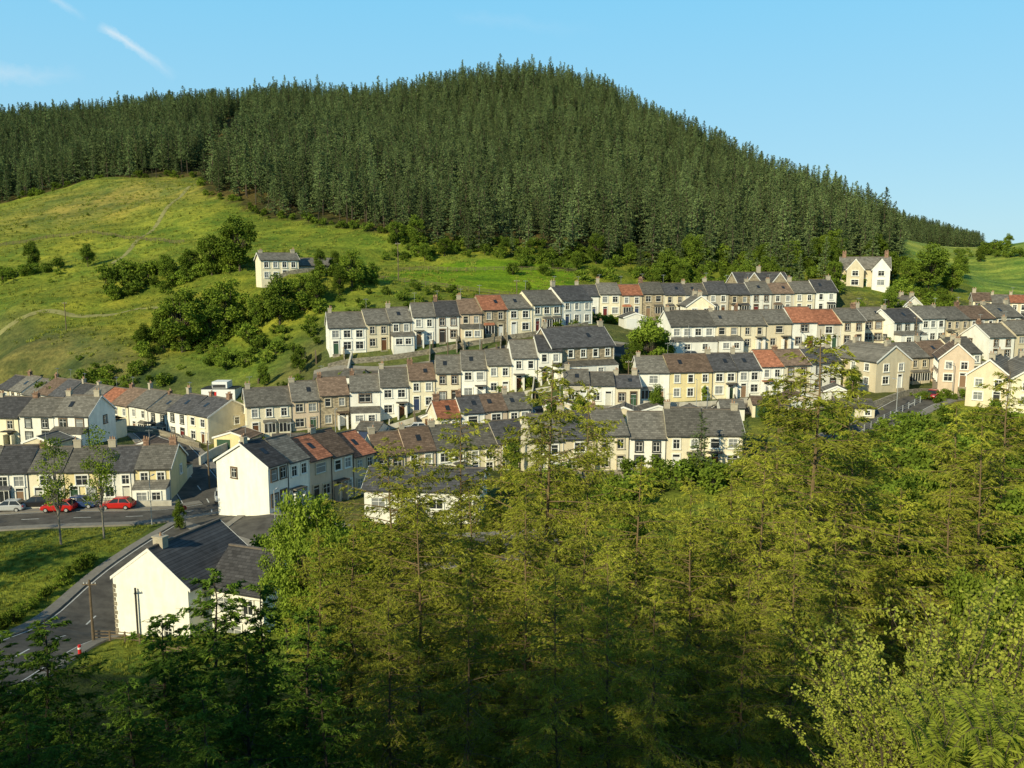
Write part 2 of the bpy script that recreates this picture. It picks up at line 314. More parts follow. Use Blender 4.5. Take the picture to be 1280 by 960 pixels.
def gable_house(name,u0,u1,v,D,wall,roof,h=5.0,rise=2.6,depth=11,D2=None):
    p0=unproject(u0,v,D); p1=unproject(u1,v,D2 or D); H=House(name,p0,p1,p0[2]); w=H.w
    H.body(0,0,w,depth,h,rise,wall,roof,gf=True,ovL=.25,ovR=.25)
    fr=(0,0,1,0,0,-1)
    if h>4: H.window(fr,w*.28,h-1.9,1.1,1.3); H.window(fr,w*.72,h-1.9,1.1,1.3)
    H.window(fr,w*.28,.9,1.4,1.3); H.door(fr,w*.7)
    fl=(0,depth,0,-1,-1,0)
    for t in(.2,.5,.8):
        if h>4: H.window(fl,depth*t,h-1.9,1,1.3)
        H.window(fl,depth*t,.7,1,1.2)
    H.chimney(w/2,depth*.15,h+rise,False,hh=.8); H.chimney(w/2,depth*.85,h+rise,True,hh=.8); H.done()
gable_house('detached_house',1094,1136,487,150,'B','g',D2=153)
gable_house('detached_house',1172,1216,482,152,'P','b',D2=150,depth=9)
gable_house('detached_house',1206,1262,505,140,'B','g',D2=136,depth=12)
gable_house('detached_house',1262,1330,512,134,'C','g',D2=132)
gable_house('bungalow',1150,1180,442,185,'W','s',h=3,depth=9)
gable_house('bungalow',797,836,484,166,'W','g',h=2.6,rise=1.8,depth=8)
gable_house('detached_house',858,892,408,192,'C','g',h=4.6,rise=2.2,depth=8)
gable_house('detached_house',1128,1152,405,208,'W','g',h=4.4,rise=2.2,depth=8)
p0=unproject(327,351,203); p1=unproject(374,351,207); H=House('hillside_farmhouse',p0,p1,p0[2]); w=H.w
H.body(0,0,w,7,4.9,1.6,'C','g',ovL=.3,ovR=.3,base=-1.6); fr=(0,0,1,0,0,-1)
for t in(.14,.38,.62,.86):
    H.window(fr,w*t,3.1,1.0,1.3)
    if t!=.62: H.window(fr,w*t,.7,1.0,1.3)
H.door(fr,w*.62); H.chimney(.6,3.5,6.5,False,hh=.6); H.chimney(w-.6,3.5,6.5,False,hh=.8)
H.body(w+.01,3,10,6,3.6,1.7,'G','g',ovR=.3,tag='_wing',base=-2); H.window((0,3,1,0,0,-1),w+4,1,1.2,1.2); H.window((0,3,1,0,0,-1),w+7.5,1,1.2,1.2)
H.done()
p0=unproject(1050,360,226); p1=unproject(1112,360,222); H=House('gabled_villa',p0,p1,p0[2]); w=H.w
H.body(0,2,w,8,5,3,'B','g',ovL=.3,ovR=.3)
H.body(w*.12,0,4.2,6,4.9,2.6,'B','g',gf=True,tag='_gable'); H.body(w*.64,-.3,4.2,6.2,4.9,2.6,'W','g',gf=True,tag='_gable_white')
for xo in(w*.12,w*.64):
    f=(xo,0 if xo<w*.3 else -.3,1,0,0,-1); H.window(f,2.1,3.2,1.5,1.3); H.window(f,2.1,.8,1.8,1.4)
H.door((0,2,1,0,0,-1),w*.5); H.chimney(.8,6,8,True,hh=1.4); H.chimney(w-.8,6,8,True,hh=1.4); H.done()
p0=unproject(925,389,216); p1=unproject(990,388,218); H=House('stone_school',p0,p1,p0[2]+1.2); w=H.w
H.body(0,1.5,w,8,5.6,2.8,'S','s',ovL=.2,ovR=.2)
for t in(.08,.58):
    H.body(w*t,0,4.6,6,5.6,2.8,'S','s',gf=True,tag='_gable'); H.window((w*t,0,1,0,0,-1),2.3,3.2,1.2,2.6,'w'); H.window((w*t,0,1,0,0,-1),2.3,.7,2.2,1.6)
H.chimney(w*.5,5.5,8.4,False); H.done()
p0=unproject(146,798,74.5); p1=unproject(238,798,71.5); H=House('white_gabled_house',p0,p1,p0[2]+.05); w=H.w
H.body(0,0,w,9.5,5.9,3.0,'W','s',gf=True,tag='')
H.body(w+.005,2.2,6.2,7,5.4,2.6,'W','s',ovR=.25,tag='_wing')
for z in(.9,3.5): H.window((0,9.5,0,-1,-1,0),2.5,z,1,1.3); H.window((0,9.5,0,-1,-1,0),6.5,z,1,1.3)
q=H.P('stone_quoins',M_stonew)
for i in range(14): q.box(-.03,.32 if i%2 else .22,-.05,-.003,-.6+i*.42,-.6+i*.42+.34)
H.window((0,0,1,0,0,-1),w*.72,.9,.9,1.1); H.P('vent_pipe',M_gut).box(w*.3,w*.3+.1,-.12,-.02,0,5.2)
H.window((w,2.2,1,0,0,-1),2.,3.3,1.1,1.3); H.window((w,2.2,1,0,0,-1),4.6,3.3,1.1,1.3); H.window((w,2.2,1,0,0,-1),3,.9,1.6,1.3)
H.chimney(w/2,1.6,8.9,False,1.1,.7,.7); H.chimney(w+5.4,5.7,8.0,True,.8,.6,1.3)
H.body(w+1,9.25,6,4,3,1.2,'C','g',tag='_annexe'); H.done()
p0=unproject(456,652,97); p1=unproject(600,655,96); H=House('workshop_building',p0,p1,p0[2]); w=H.w
H.body(0,0,w,8,3.9,1.7,'W','s',ovL=.3,ovR=.3)
for i in range(4): H.window((0,0,1,0,0,-1),w*(i+.5)/4,1.7,1.6,1.2)
H.door((0,0,1,0,0,-1),w*.5,m=doorm[5]); H.done()
p0=unproject(252,501,158); p1=unproject(294,499,158); H=House('red_white_shed',p0,p1,p0[2]); w=H.w
H.P('walls',mat('shed_white',(.82,.82,.8),.7,.05)).box(0,w,0,4,-3,2.2); H.P('upper_block',mat('shed_white',(.8,.8,.8))).box(w*.3,w*.75,.5,3.5,2.2,3.5)
H.P('red_panels',mat('red_paint',(.6,.03,.03),.5,.1)).box(w*.28,w*.45,-.03,-.003,.4,1.7); H.P('black_panels',M_gut).box(w*.32,w*.7,.44,.497,2.4,3.0); H.P('flat_roof',M_gut).box(-.1,w+.1,-.1,4.1,2.2,2.3); H.done()
for (u,D,ww,c,r) in [(268,136,6,'Y','b'),(340,133,5,'W','g'),(445,140,4,'W','g'),(528,141,4,'B','g'),(705,160,4,'W','g'),(940,142,6,'C','b'),(900,141,4,'W','g'),(985,143,5,'P','b'),(1030,146,4,'W','g'),(640,160,4,'C','g'),(560,157,4,'G','s'),(480,152,4,'B','b'),(1060,160,5,'W','g'),(920,163,4,'B','g'),(1130,172,5,'C','b'),(780,182,5,'W','g'),(830,187,6,'B','b'),(1010,187,5,'W','g'),(30,128,5,'B','g'),(160,127,5,'W','b'),
    (850,138,5,'B','g'),(1045,137,6,'C','g'),(1090,168,5,'W','g'),(1190,172,6,'B','g'),(1240,166,5,'W','b'),(380,131,5,'C','g'),(800,139,6,'W','g'),(680,141,5,'C','b'),(760,139,5,'B','g'),(960,187,5,'C','g'),(900,189,5,'W','g'),(1070,190,5,'C','b'),(425,153,4,'B','g'),(600,153,4,'W','g')]:
    x,y,z=at(u,D); H=House('garden_shed' if ww<5 else 'garage',(x,y),(x+ww*.98,y+random.uniform(-1,1)),z+.1)
    H.body(0,0,ww,4.5,2.2,.9,c,r,gf=random.random()<.4,ovL=.1,ovR=.1); f=(0,0,1,0,0,-1)
    H.P('shed_door',random.choice(doorm)).fbox(f,.5,min(ww-.6,2.8),-.02,.04,-.1,1.9)
    if ww>=5: H.window(f,ww-1.1,.9,.9,.8)
    H.done()

# ======================================================= GROUND SHEET
def seg(a,b,s): return list(np.arange(a,b,s))
xs=np.array([-4000,-3000,-2200,-1600,-1200,-950,-780]+seg(-660,-400,14)+seg(-400,-160,5)+seg(-160,170,2.2)+seg(170,420,7)+[440,480,540,620,720,850,1000,1250,1600,2200,3000,4000.])
ys=np.array([-400,-300,-200,-120]+seg(-80,0,8)+seg(0,240,2.2)+seg(240,400,3.5)+seg(400,700,7)+seg(700,1250,22)+[1300,1450,1700,2100,2700,3500,4500.])
X,Y=np.meshgrid(xs,ys); Z=hts(X,Y)
nx,ny=len(xs),len(ys); V=np.stack([X.ravel(),Y.ravel(),Z],1)
idx=np.arange(nx*ny).reshape(ny,nx); Fq=np.stack([idx[:-1,:-1],idx[:-1,1:],idx[1:,1:],idx[1:,:-1]],-1).reshape(-1,4)
me=bpy.data.meshes.new('ground'); me.from_pydata(V.tolist(),[],Fq.tolist()); me.polygons.foreach_set('use_smooth',[True]*len(Fq))
ground=link(bpy.data.objects.new('ground',me))
def inpoly(px,py,poly):
    c=np.zeros(len(px),bool); m=len(poly)
    for i in range(m):
        x1,y1=poly[i]; x2,y2=poly[(i+1)%m]
        k=((y1>py)!=(y2>py))&(px<(x2-x1)*(py-y1)/((y2-y1) if y2!=y1 else 1e-9)+x1); c^=k
    return c
EDGE=[(-260,270,400),(0,252,382),(130,228,377),(250,226,362),(252,243,322),(300,262,302),(345,277,286),(410,290,273),(470,298,263),(560,303,260),(700,308,257),(800,322,252),(850,325,250),(920,315,262),(1050,322,272),(1126,325,300)]
FOREST=[unproject(*t)[:2] for t in EDGE+[(1124,300,420),(1050,275,460),(960,240,500),(840,180,575),(700,130,650),(480,130,700),(250,140,705),(0,160,710),(-260,180,715)]]
FIELD=[unproject(*t)[:2] for t in [(440,352,208),(520,328,238),(640,325,246),(720,335,245),(730,368,212),(600,364,203),(480,362,202)]]
FIELD2=[(unproject(1190,350,300)[0],280),(400,270),(450,480),(unproject(1200,340,380)[0],470)]
px,py=V[:,0],V[:,1]
dH=np.full(len(px),1e9)
sel=(abs(px)<220)&(py>90)&(py<260)
dd=np.sqrt(((V[sel][:,None,:2]-HXY[None])**2).sum(-1)).min(1); dH[sel]=dd
colr=np.tile(np.array([.24,.265,.04]),(len(px),1))
nz=np.sin(px*.03+py*.021)*np.sin(py*.043-px*.02)+.5*np.sin(px*.11+1)*np.sin(py*.09)
colr=colr*(1+.12*nz[:,None])
cx_,cy_=unproject(150,260,340)[:2]; dry=np.exp(-(((px-cx_)/65)**2+((py-cy_)/30)**2))[:,None]*.7; colr=colr*(1-dry)+np.array([.28,.25,.09])*dry
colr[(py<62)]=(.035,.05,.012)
t=np.clip((22-dH)/10,0,1)[:,None]; colr=colr*(1-t)+np.array([.15,.16,.06])*t
far=(py>760); colr[far]=(.05,.08,.03)
colr[inpoly(px,py,FIELD)]=(.21,.32,.02); colr[inpoly(px,py,FIELD2)]=(.29,.36,.08)
colr[inpoly(px,py,FOREST)]=(.11,.09,.035)
ca=me.color_attributes.new('landcover','FLOAT_COLOR','POINT'); ca.data.foreach_set('color',np.hstack([colr,np.ones((len(px),1))]).ravel())
m=bpy.data.materials.new('ground_cover'); t_,N,L=nt(m); b=N['Principled BSDF']; b.inputs['Roughness'].default_value=.95; b.inputs['Specular IOR Level'].default_value=.1
vc=N.new('ShaderNodeVertexColor'); vc.layer_name='landcover'; tc=N.new('ShaderNodeTexCoord')
def noise(sc,det=6,vec=None,r=.6):
    q=N.new('ShaderNodeTexNoise'); q.inputs['Scale'].default_value=sc; q.inputs['Detail'].default_value=det; q.inputs['Roughness'].default_value=r; L.new(vec or tc.outputs['Object'],q.inputs['Vector']); return q.outputs['Fac']
def mulmix(src,fac,lo,hi,c,f0=.35,f1=.65):
    r=N.new('ShaderNodeMapRange'); r.inputs[1].default_value=f0; r.inputs[2].default_value=f1; L.new(fac,r.inputs[0])
    c1=N.new('ShaderNodeMix'); c1.data_type='RGBA'; c1.inputs[6].default_value=(*lo,1); c1.inputs[7].default_value=(*hi,1); L.new(r.outputs[0],c1.inputs[0])
    q=N.new('ShaderNodeMix'); q.data_type='RGBA'; q.blend_type='MULTIPLY'; q.inputs[0].default_value=c; L.new(src,q.inputs[6]); L.new(c1.outputs[2],q.inputs[7]); return q.outputs[2]
o=mulmix(vc.outputs['Color'],noise(.018,4),(.72,.87,.85),(1.12,1.03,1.05),1)
o=mulmix(o,noise(.09,5,r=.7),(.55,.70,.66),(1.2,1.1,1.0),1,.38,.6)
mp=N.new('ShaderNodeMapping'); mp.inputs['Rotation'].default_value=(0,0,.35); mp.inputs['Scale'].default_value=(.2,1.8,1); L.new(tc.outputs['Object'],mp.inputs[0])
o=mulmix(o,noise(.12,5,mp.outputs[0]),(.66,.72,.68),(1.15,1.12,1),1,.4,.6)
o=mulmix(o,noise(1.1,7,r=.75),(.6,.62,.6),(1.3,1.25,1.2),1)
L.new(o,b.inputs['Base Color'])
bp=N.new('ShaderNodeBump'); bp.inputs['Strength'].default_value=.8; bp.inputs['Distance'].default_value=.6; L.new(noise(.8,5,r=.7),bp.inputs['Height']); L.new(bp.outputs[0],b.inputs['Normal'])
me.materials.append(m)

# ======================================================= ROADS, WALLS
def dense(pts,step=2.0):
    P=np.array([at(u,D)[:2] for u,D in pts]); 
    d=np.concatenate([[0],np.cumsum(np.linalg.norm(np.diff(P,axis=0),axis=1))]); n=max(3,int(d[-1]/step)+1); s=np.linspace(0,d[-1],n)
    Q=np.stack([np.interp(s,d,P[:,0]),np.interp(s,d,P[:,1])],1)
    for _ in range(5): Q[1:-1]=.25*Q[:-2]+.5*Q[1:-1]+.25*Q[2:]
    T=np.gradient(Q,axis=0); T/=np.linalg.norm(T,axis=1)[:,None]+1e-9
    return Q,np.stack([-T[:,1],T[:,0]],1),s
def strip(name,Q,Nn,offs,m,parent=None):
    k=len(offs); pts=[]
    for o,dz in offs:
        p=Q+Nn*o; pts.append(np.column_stack([p,hts(p[:,0],p[:,1])+dz]))
    Vv=np.stack(pts,1).reshape(-1,3); n=len(Q); ii=np.arange(n*k).reshape(n,k)
    Ff=np.stack([ii[:-1,:-1],ii[:-1,1:],ii[1:,1:],ii[1:,:-1]],-1).reshape(-1,4)
    me=bpy.data.meshes.new(name); me.from_pydata(Vv.tolist(),[],Ff.tolist()); me.materials.append(m); ob=link(bpy.data.objects.new(name,me)); ob.parent=parent; return ob
RC=0
def road(pts,w,pave=1.4,mark=True,name='road'):
    global RC; RC+=1; dz=.07+RC*.004
    Q,Nn,s=dense(pts); e=empty(name,(0,0,0)); h=w/2
    strip('asphalt_surface',Q,Nn,[(o,dz) for o in np.linspace(-h,h,5)],M_asph,e)
    if pave:
        for sg in(-1,1): strip('pavement_and_kerb',Q,Nn,[(sg*(h-.02),dz-.05),(sg*h,dz+.12),(sg*(h+pave/2),dz+.12),(sg*(h+pave),dz+.12),(sg*(h+pave+.05),dz-.4)],M_pave,e)
    if mark:
        for i in range(1,len(Q)-2,3): strip('centre_line',Q[i:i+2],Nn[i:i+2],[(-.07,dz+.008),(.07,dz+.008)],M_mark,e)
        for sg in(-1,1): strip('edge_line',Q,Nn,[(sg*(h-.35),dz+.008),(sg*(h-.25),dz+.008)],M_mark,e)
road([(-60,56),(0,62),(60,69),(105,76),(150,84),(215,93),(268,103),(262,113),(235,124),(215,136),(190,150)],7.0,1.0)
road([(262,109),(200,105),(100,104),(-60,103)],6)
road([(262,104),(330,96),(420,91),(560,88),(700,88)],6.5,mark=False)
road([(285,134),(400,138),(480,140),(560,142),(640,142),(705,142),(790,143),(900,146),(1040,147)],4,.7,False,'terrace_street')
road([(390,154),(470,155),(600,160),(700,166),(800,168),(1080,169),(1280,176)],4.4,.8,False,'terrace_street')
road([(1040,124),(1095,134),(1140,143),(1190,152),(1240,160),(1300,165)],6.5,1.4,True)
for pts in ([(-30,214),(60,222),(140,216),(230,212),(300,204)],[(140,262),(180,290),(235,330),(248,356)],):
    Q,Nn,s=dense(pts,2.5); strip('dirt_track',Q,Nn,[(-.8,.06),(0,.1),(.8,.06)],M_track)
def wall_line(name,pts,h,t,m,zoff=0):
    Q,Nn,s=dense(pts,2.5)
    z=np.minimum(hts(*(Q+Nn*t/2).T),hts(*(Q-Nn*t/2).T)); mb=MB(); n=len(Q)
    vs=[]
    for i in range(n):
        for o,zz in((-t/2,-1.2),(t/2,-1.2),(t/2,h),(-t/2,h)):
            vs.append((Q[i,0]+Nn[i,0]*o,Q[i,1]+Nn[i,1]*o,z[i]+zz+zoff))
    fs=[]
    for i in range(n-1):
        a=i*4; fs+=[(a+j,a+(j+1)%4,a+4+(j+1)%4,a+4+j) for j in range(4)]
    fs+=[(0,1,2,3),(n*4-4,n*4-1,n*4-2,n*4-3)]
    mb.add(vs,fs); return mb.build(name,m)
M_ww=mat('white_garden_wall',(.6,.56,.47),.9,.2,1,kind='render')
for pts,h,mm in [([(300,131),(400,135),(540,139),(700,139.5)],1.1,M_stonew),([(308,137),(437,142),(540,146),(690,149)],.9,M_ww),([(410,157),(520,162),(660,169),(735,177)],1.0,M_stonew),
                 ([(400,150),(600,156),(700,161)],1.5,M_stonew),([(838,167),(960,169),(1078,173)],1.0,M_ww),([(720,195),(1040,203)],1.2,M_stonew),([(795,147),(900,148),(1050,152)],1.0,M_ww),([(1080,140),(1130,147),(1200,158)],1.2,M_stonew),
                 ([(664,112),(928,113)],1.2,M_stonew),([(-40,107),(215,110)],.9,M_ww),([(0,181),(120,159),(250,138)],1,M_stonew),([(430,152),(440,160)],1.2,M_ww),([(1080,176),(1270,188)],1.0,M_ww),
                 ([(330,200),(400,206),(440,214)],1.0,M_stonew),([(250,128),(262,134),(300,138)],1.4,M_ww)]:
    wall_line('garden_wall',pts,h,.3,mm)
for k in range(44):
    u=random.choice([random.uniform(320,700),random.uniform(800,1050),random.uniform(420,740),random.uniform(850,1080)]); D0={0:141,1:146,2:159,3:163}[k%4]
    wall_line('garden_wall',[(u,D0),(u+random.uniform(-4,4),D0+5)],random.uniform(.8,1.6),.2,random.choice([M_ww,M_stonew,M_wood]))
def fence(pts,h=1.1,sp_=2.4,m=M_wood,name='wooden_fence'):
    Q,Nn,s=dense(pts,sp_); mb=MB(); z=hts(Q[:,0],Q[:,1])
    for i in range(len(Q)):
        x,y=Q[i]; mb.box(x-.06,x+.06,y-.06,y+.06,z[i]-.3,z[i]+h)
        if i<len(Q)-1:
            x2,y2=Q[i+1]
            for k in(.35,.65,.92):
                mb.add([(x,y,z[i]+h*k-.04),(x2,y2,z[i+1]+h*k-.04),(x2,y2,z[i+1]+h*k+.05),(x,y,z[i]+h*k+.05)],[(0,1,2,3)])
    mb.build(name,m)
fence([(118,70.5),(150,70.5),(175,69.5)],1.0,1.5); fence([(440,203),(600,201),(735,209)]); fence([(500,229),(620,232),(720,236)]); fence([(0,300),(120,298),(230,272)])
fence([(1080,130),(1150,143)],1.2,2,M_metal,'metal_railing'); fence([(190,68),(240,66)],1,1.5)

# ======================================================= VEGETATION GENERATORS
def nrm(a): return a/(np.linalg.norm(a,axis=-1,keepdims=True)+1e-9)
class VB:
    def __init__(s): s.v=[];s.f=[];s.m=[];s.n=0
    def quads(s,a,b,c,d,mi):
        k=len(a); s.v.append(np.stack([a,b,c,d],1).reshape(-1,3)); s.f.append(np.arange(k*4).reshape(k,4)+s.n); s.m.append(np.full(k,mi)); s.n+=4*k
    def rhomb(s,c,d,L_,W_,r,mi):
        sd=nrm(np.cross(d,nrm(r.normal(size=d.shape)))); h=d*np.reshape(L_,(-1,1))/2; w=sd*np.reshape(W_,(-1,1))/2
        s.quads(c-h,c+w-h*.2,c+h,c-w-h*.2,mi)
    def stripe(s,c,d,L_,W_,r,mi):
        sd=nrm(np.cross(d,nrm(r.normal(size=d.shape)))); h=d*np.reshape(L_,(-1,1)); w=sd*W_/2
        s.quads(c-w,c+w,c+h+w*.3,c+h-w*.3,mi)
    def tube(s,P,R,mi,k=5):
        P=np.asarray(P,float); R=np.asarray(R,float); T=nrm(np.gradient(P,axis=0)); ref=np.array([.3,1,.2]) if abs(T[0][2])>.8 else np.array([0,0,1.])
        A=nrm(np.cross(T,ref)); B=np.cross(T,A); an=np.arange(k)*2*np.pi/k
        V=(P[:,None]+R[:,None,None]*(A[:,None]*np.cos(an)[None,:,None]+B[:,None]*np.sin(an)[None,:,None])).reshape(-1,3)
        i=np.arange(len(P)*k).reshape(-1,k); j=np.roll(i,-1,1); f=np.stack([i[:-1],j[:-1],j[1:],i[1:]],-1).reshape(-1,4)
        s.v.append(V); s.f.append(f+s.n); s.m.append(np.full(len(f),mi)); s.n+=len(V)
    def mesh(s,name,mats):
        me=bpy.data.meshes.new(name); me.from_pydata(np.concatenate(s.v).tolist(),[],np.concatenate(s.f).tolist())
        for q in mats: me.materials.append(q)
        me.polygons.foreach_set('material_index',np.concatenate(s.m).astype(np.int32)); me.update(); return me
def conifer(name,mats,seed,H=20,Lmax=3.8,nb=130,twr=9,nt_=8,ts=(.11,.05),droop=.5,base=.1,shape=.8,tr=.22,spread=.9,bt=.03,tipscale=1.0,tip=.25,twl=.30,zp=1.0,jit=.55,fl=.3):
    r=np.random.default_rng(seed); vb=VB(); k=9; zz=np.linspace(0,1,k)
    bend=np.stack([np.cumsum(r.normal(0,.06,k)),np.cumsum(r.normal(0,.06,k)),zz*H],1); bend[0,:2]=0
    vb.tube(bend,tr*(1-zz)**.9+.012,0,6)
    lob=r.uniform(0,6.28,3)
    for i in range(nb):
        t=base+(1-base)*((i+r.random())/nb)**zp*.99; az=r.uniform(0,6.283)
        p=np.array([np.interp(t,zz,bend[:,0]),np.interp(t,zz,bend[:,1]),t*H])
        L_=(Lmax*(1-t)**shape+tip)*r.uniform(.55,1.2)*(1+.22*math.sin(2*az+lob[0]+t*9))
        if t<base+.15: L_*=.75
        dh=np.array([math.cos(az),math.sin(az),0]); up=.45*t+r.normal(0,.1)-.05; dr=droop*(1.15-t*.7)
        def path(s): return p+np.outer(s,dh)*L_+np.outer(up*s-dr*s**2+dr*.6*s**3,[0,0,1])*L_
        s5=np.linspace(0,1,5); vb.tube(path(s5),bt*(1-s5*.85)*(L_/Lmax+.3),0,3)
        n=max(4,int(L_*twr)); s=r.uniform(.04,1,n)**.85; pos=path(s); side=np.array([-dh[1],dh[0],0])
        sg=np.where(r.random(n)<.5,-1,1)
        d=nrm(dh*r.uniform(.3,.9,(n,1))+side*(sg*r.uniform(.3,spread,n))[:,None]+np.array([0,0,1])*(r.normal(-.3,fl,n)-dr*.3)[:,None])
        tl=(L_*twl*(1.1-.6*s)*r.uniform(.5,1.2,n)+.12)
        vb.stripe(pos,d,tl,.018,r,0)
        q=r.random((n,nt_)); c=(pos[:,None]+d[:,None]*(tl[:,None]*q)[...,None]).reshape(-1,3)+r.normal(0,.03,(n*nt_,3))
        td=nrm(np.repeat(d,nt_,0)+r.normal(0,jit,(n*nt_,3))); m_=len(c); sc_=tipscale+(1-tipscale)*(1-t)
        vb.rhomb(c,td,ts[0]*sc_*r.uniform(.7,1.4,m_),ts[1]*sc_*r.uniform(.7,1.3,m_),r,1)
    return vb.mesh(name,mats)
def broadleaf(name,mats,seed,H=12,R=4,trunk=3,ncl=26,nleaf=5000,ls=.35,cr=.34,tr=.22,stems=1,flat=1.0):
    r=np.random.default_rng(seed); vb=VB(); hz=(H-trunk)/2; cz=trunk+hz
    dv=nrm(r.normal(size=(ncl,3))); rad=r.uniform(.3,1.0,ncl)**.6
    cen=dv*rad[:,None]*np.array([R*(1-cr*.6),R*(1-cr*.6),hz*(1-cr*.4)])+[0,0,cz]
    top=(cen[:,2]-cz)/hz; cen[:,:2]*=(1-.28*np.clip(top,0,1))[:,None]
    crr=R*cr*r.uniform(.5,1.35,ncl)
    for k in range(stems):
        off=r.normal(0,.25*(stems>1),2); z5=np.linspace(0,1,5)
        vb.tube(np.stack([off[0]*(1+z5*3)+r.normal(0,.04,5),off[1]*(1+z5*3)+r.normal(0,.04,5),z5*(H*.75)],1),tr*(1-z5*.85)/(stems**.4),0,6)
    for c in cen:
        b0=np.array([0,0,min(c[2]*.6,trunk+hz*.5)]); mid=(b0+c)/2+r.normal(0,.03*R,3)
        vb.tube([b0,mid,c],[tr*.35,tr*.2,tr*.06],0,4)
    w=crr**2; ci=r.choice(ncl,nleaf,p=w/w.sum()); u=nrm(r.normal(size=(nleaf,3)))
    c=cen[ci]+u*(crr[ci]*r.random(nleaf)**.4*r.uniform(.8,1.25,nleaf))[:,None]*np.array([1,1,.8*flat])
    d=nrm(u*.6+r.normal(size=(nleaf,3))); vb.rhomb(c,d,ls*r.uniform(.7,1.4,nleaf),ls*.75*r.uniform(.7,1.3,nleaf),r,1)
    return vb.mesh(name,mats)
def stembush(name,mats,seed,H=4.6,R=1.9,ns=30,ntw=30,nl=13,ls=.06):
    r=np.random.default_rng(seed); vb=VB()
    for k in range(ns):
        az=r.uniform(0,6.28); out=R*r.uniform(.1,1)**.8; hh=H*r.uniform(.5,1.0)*(1-.25*out/R); s=np.linspace(0,1,7)
        P=np.stack([math.cos(az)*out*s**1.3,math.sin(az)*out*s**1.3,hh*s],1)+np.cumsum(r.normal(0,.035,(7,3)),0)*[1,1,.3]
        vb.tube(P,.028*(1-s*.85),0,4)
        t=r.uniform(.12,1,ntw)**.75; pos=np.stack([np.interp(t,s,P[:,i]) for i in range(3)],1)
        d=nrm(r.normal(size=(ntw,3))*[1,1,.5]+[0,0,.9]); tl=r.uniform(.25,.6,ntw)*(1.2-.6*t); vb.stripe(pos,d,tl,.012,r,0)
        q=r.random((ntw,nl)); c=(pos[:,None]+d[:,None]*(tl[:,None]*q)[...,None]).reshape(-1,3)+r.normal(0,.03,(ntw*nl,3))
        m_=len(c); vb.rhomb(c,nrm(r.normal(size=(m_,3))+[0,0,.3]),ls*r.uniform(.7,1.3,m_),ls*.7*r.uniform(.8,1.2,m_),r,1)
    return vb.mesh(name,mats)
L_spr=leafmat('spruce_needles',(.06,.10,.04),(.20,.255,.095),0,.35,.4)
L_lar=leafmat('larch_needles',(.14,.17,.022),(.47,.48,.06),.22,.45,.18)
L_pin=leafmat('pine_needles',(.04,.09,.014),(.17,.26,.035),.15,.5,.2)
L_brd=leafmat('broad_leaves',(.045,.08,.012),(.16,.22,.028),0,.5,.3)
L_brt=leafmat('bright_leaves',(.10,.16,.02),(.27,.35,.045),.2,.6,.2)
L_wil=leafmat('willow_leaves',(.22,.27,.03),(.52,.54,.10),.3,1.0,.12)
L_fern=leafmat('fern_leaves',(.22,.28,.03),(.42,.46,.07),.35,2,.1)
tbark=mat('twig_brown',(.19,.135,.07),.95,.3,6)
def inst(me,name,x,y,z,s=(1,1,1),rz=None):
    o=bpy.data.objects.new(name,me); o.location=(x,y,z); o.scale=s; o.rotation_euler=(random.uniform(-.025,.025),random.uniform(-.025,.025),random.uniform(0,6.28) if rz is None else rz); return link(o)
def coll_of(name,meshes):
    c=bpy.data.collections.new(name)
    for i,me in enumerate(meshes):
        o=bpy.data.objects.new(me.name,me); c.objects.link(o)
    return c
def scatter(name,P,rot,scl,idx,coll):
    me=bpy.data.meshes.new(name); me.from_pydata(P.tolist(),[],[])
    a=me.attributes.new('rot','FLOAT_VECTOR','POINT'); a.data.foreach_set('vector',rot.ravel())
    a=me.attributes.new('scl','FLOAT_VECTOR','POINT'); a.data.foreach_set('vector',scl.ravel())
    a=me.attributes.new('vid','INT','POINT'); a.data.foreach_set('value',idx.astype(np.int32))
    ob=link(bpy.data.objects.new(name,me)); ng=bpy.data.node_groups.new(name+'_nodes','GeometryNodeTree')
    ng.interface.new_socket('Geometry',in_out='INPUT',socket_type='NodeSocketGeometry'); ng.interface.new_socket('Geometry',in_out='OUTPUT',socket_type='NodeSocketGeometry')
    N=ng.nodes; L=ng.links; gi=N.new('NodeGroupInput'); go=N.new('NodeGroupOutput'); ip=N.new('GeometryNodeInstanceOnPoints'); ci=N.new('GeometryNodeCollectionInfo')
    ci.inputs['Collection'].default_value=coll; ci.inputs['Separate Children'].default_value=True; ci.inputs['Reset Children'].default_value=True
    def na(n,t):
        q=N.new('GeometryNodeInputNamedAttribute'); q.data_type=t; q.inputs['Name'].default_value=n; return q.outputs['Attribute']
    L.new(gi.outputs[0],ip.inputs['Points']); L.new(ci.outputs[0],ip.inputs['Instance']); ip.inputs['Pick Instance'].default_value=True
    L.new(na('vid','INT'),ip.inputs['Instance Index']); L.new(na('rot','FLOAT_VECTOR'),ip.inputs['Rotation']); L.new(na('scl','FLOAT_VECTOR'),ip.inputs['Scale'])
    L.new(ip.outputs[0],go.inputs[0]); md=ob.modifiers.new('scatter','NODES'); md.node_group=ng; return ob
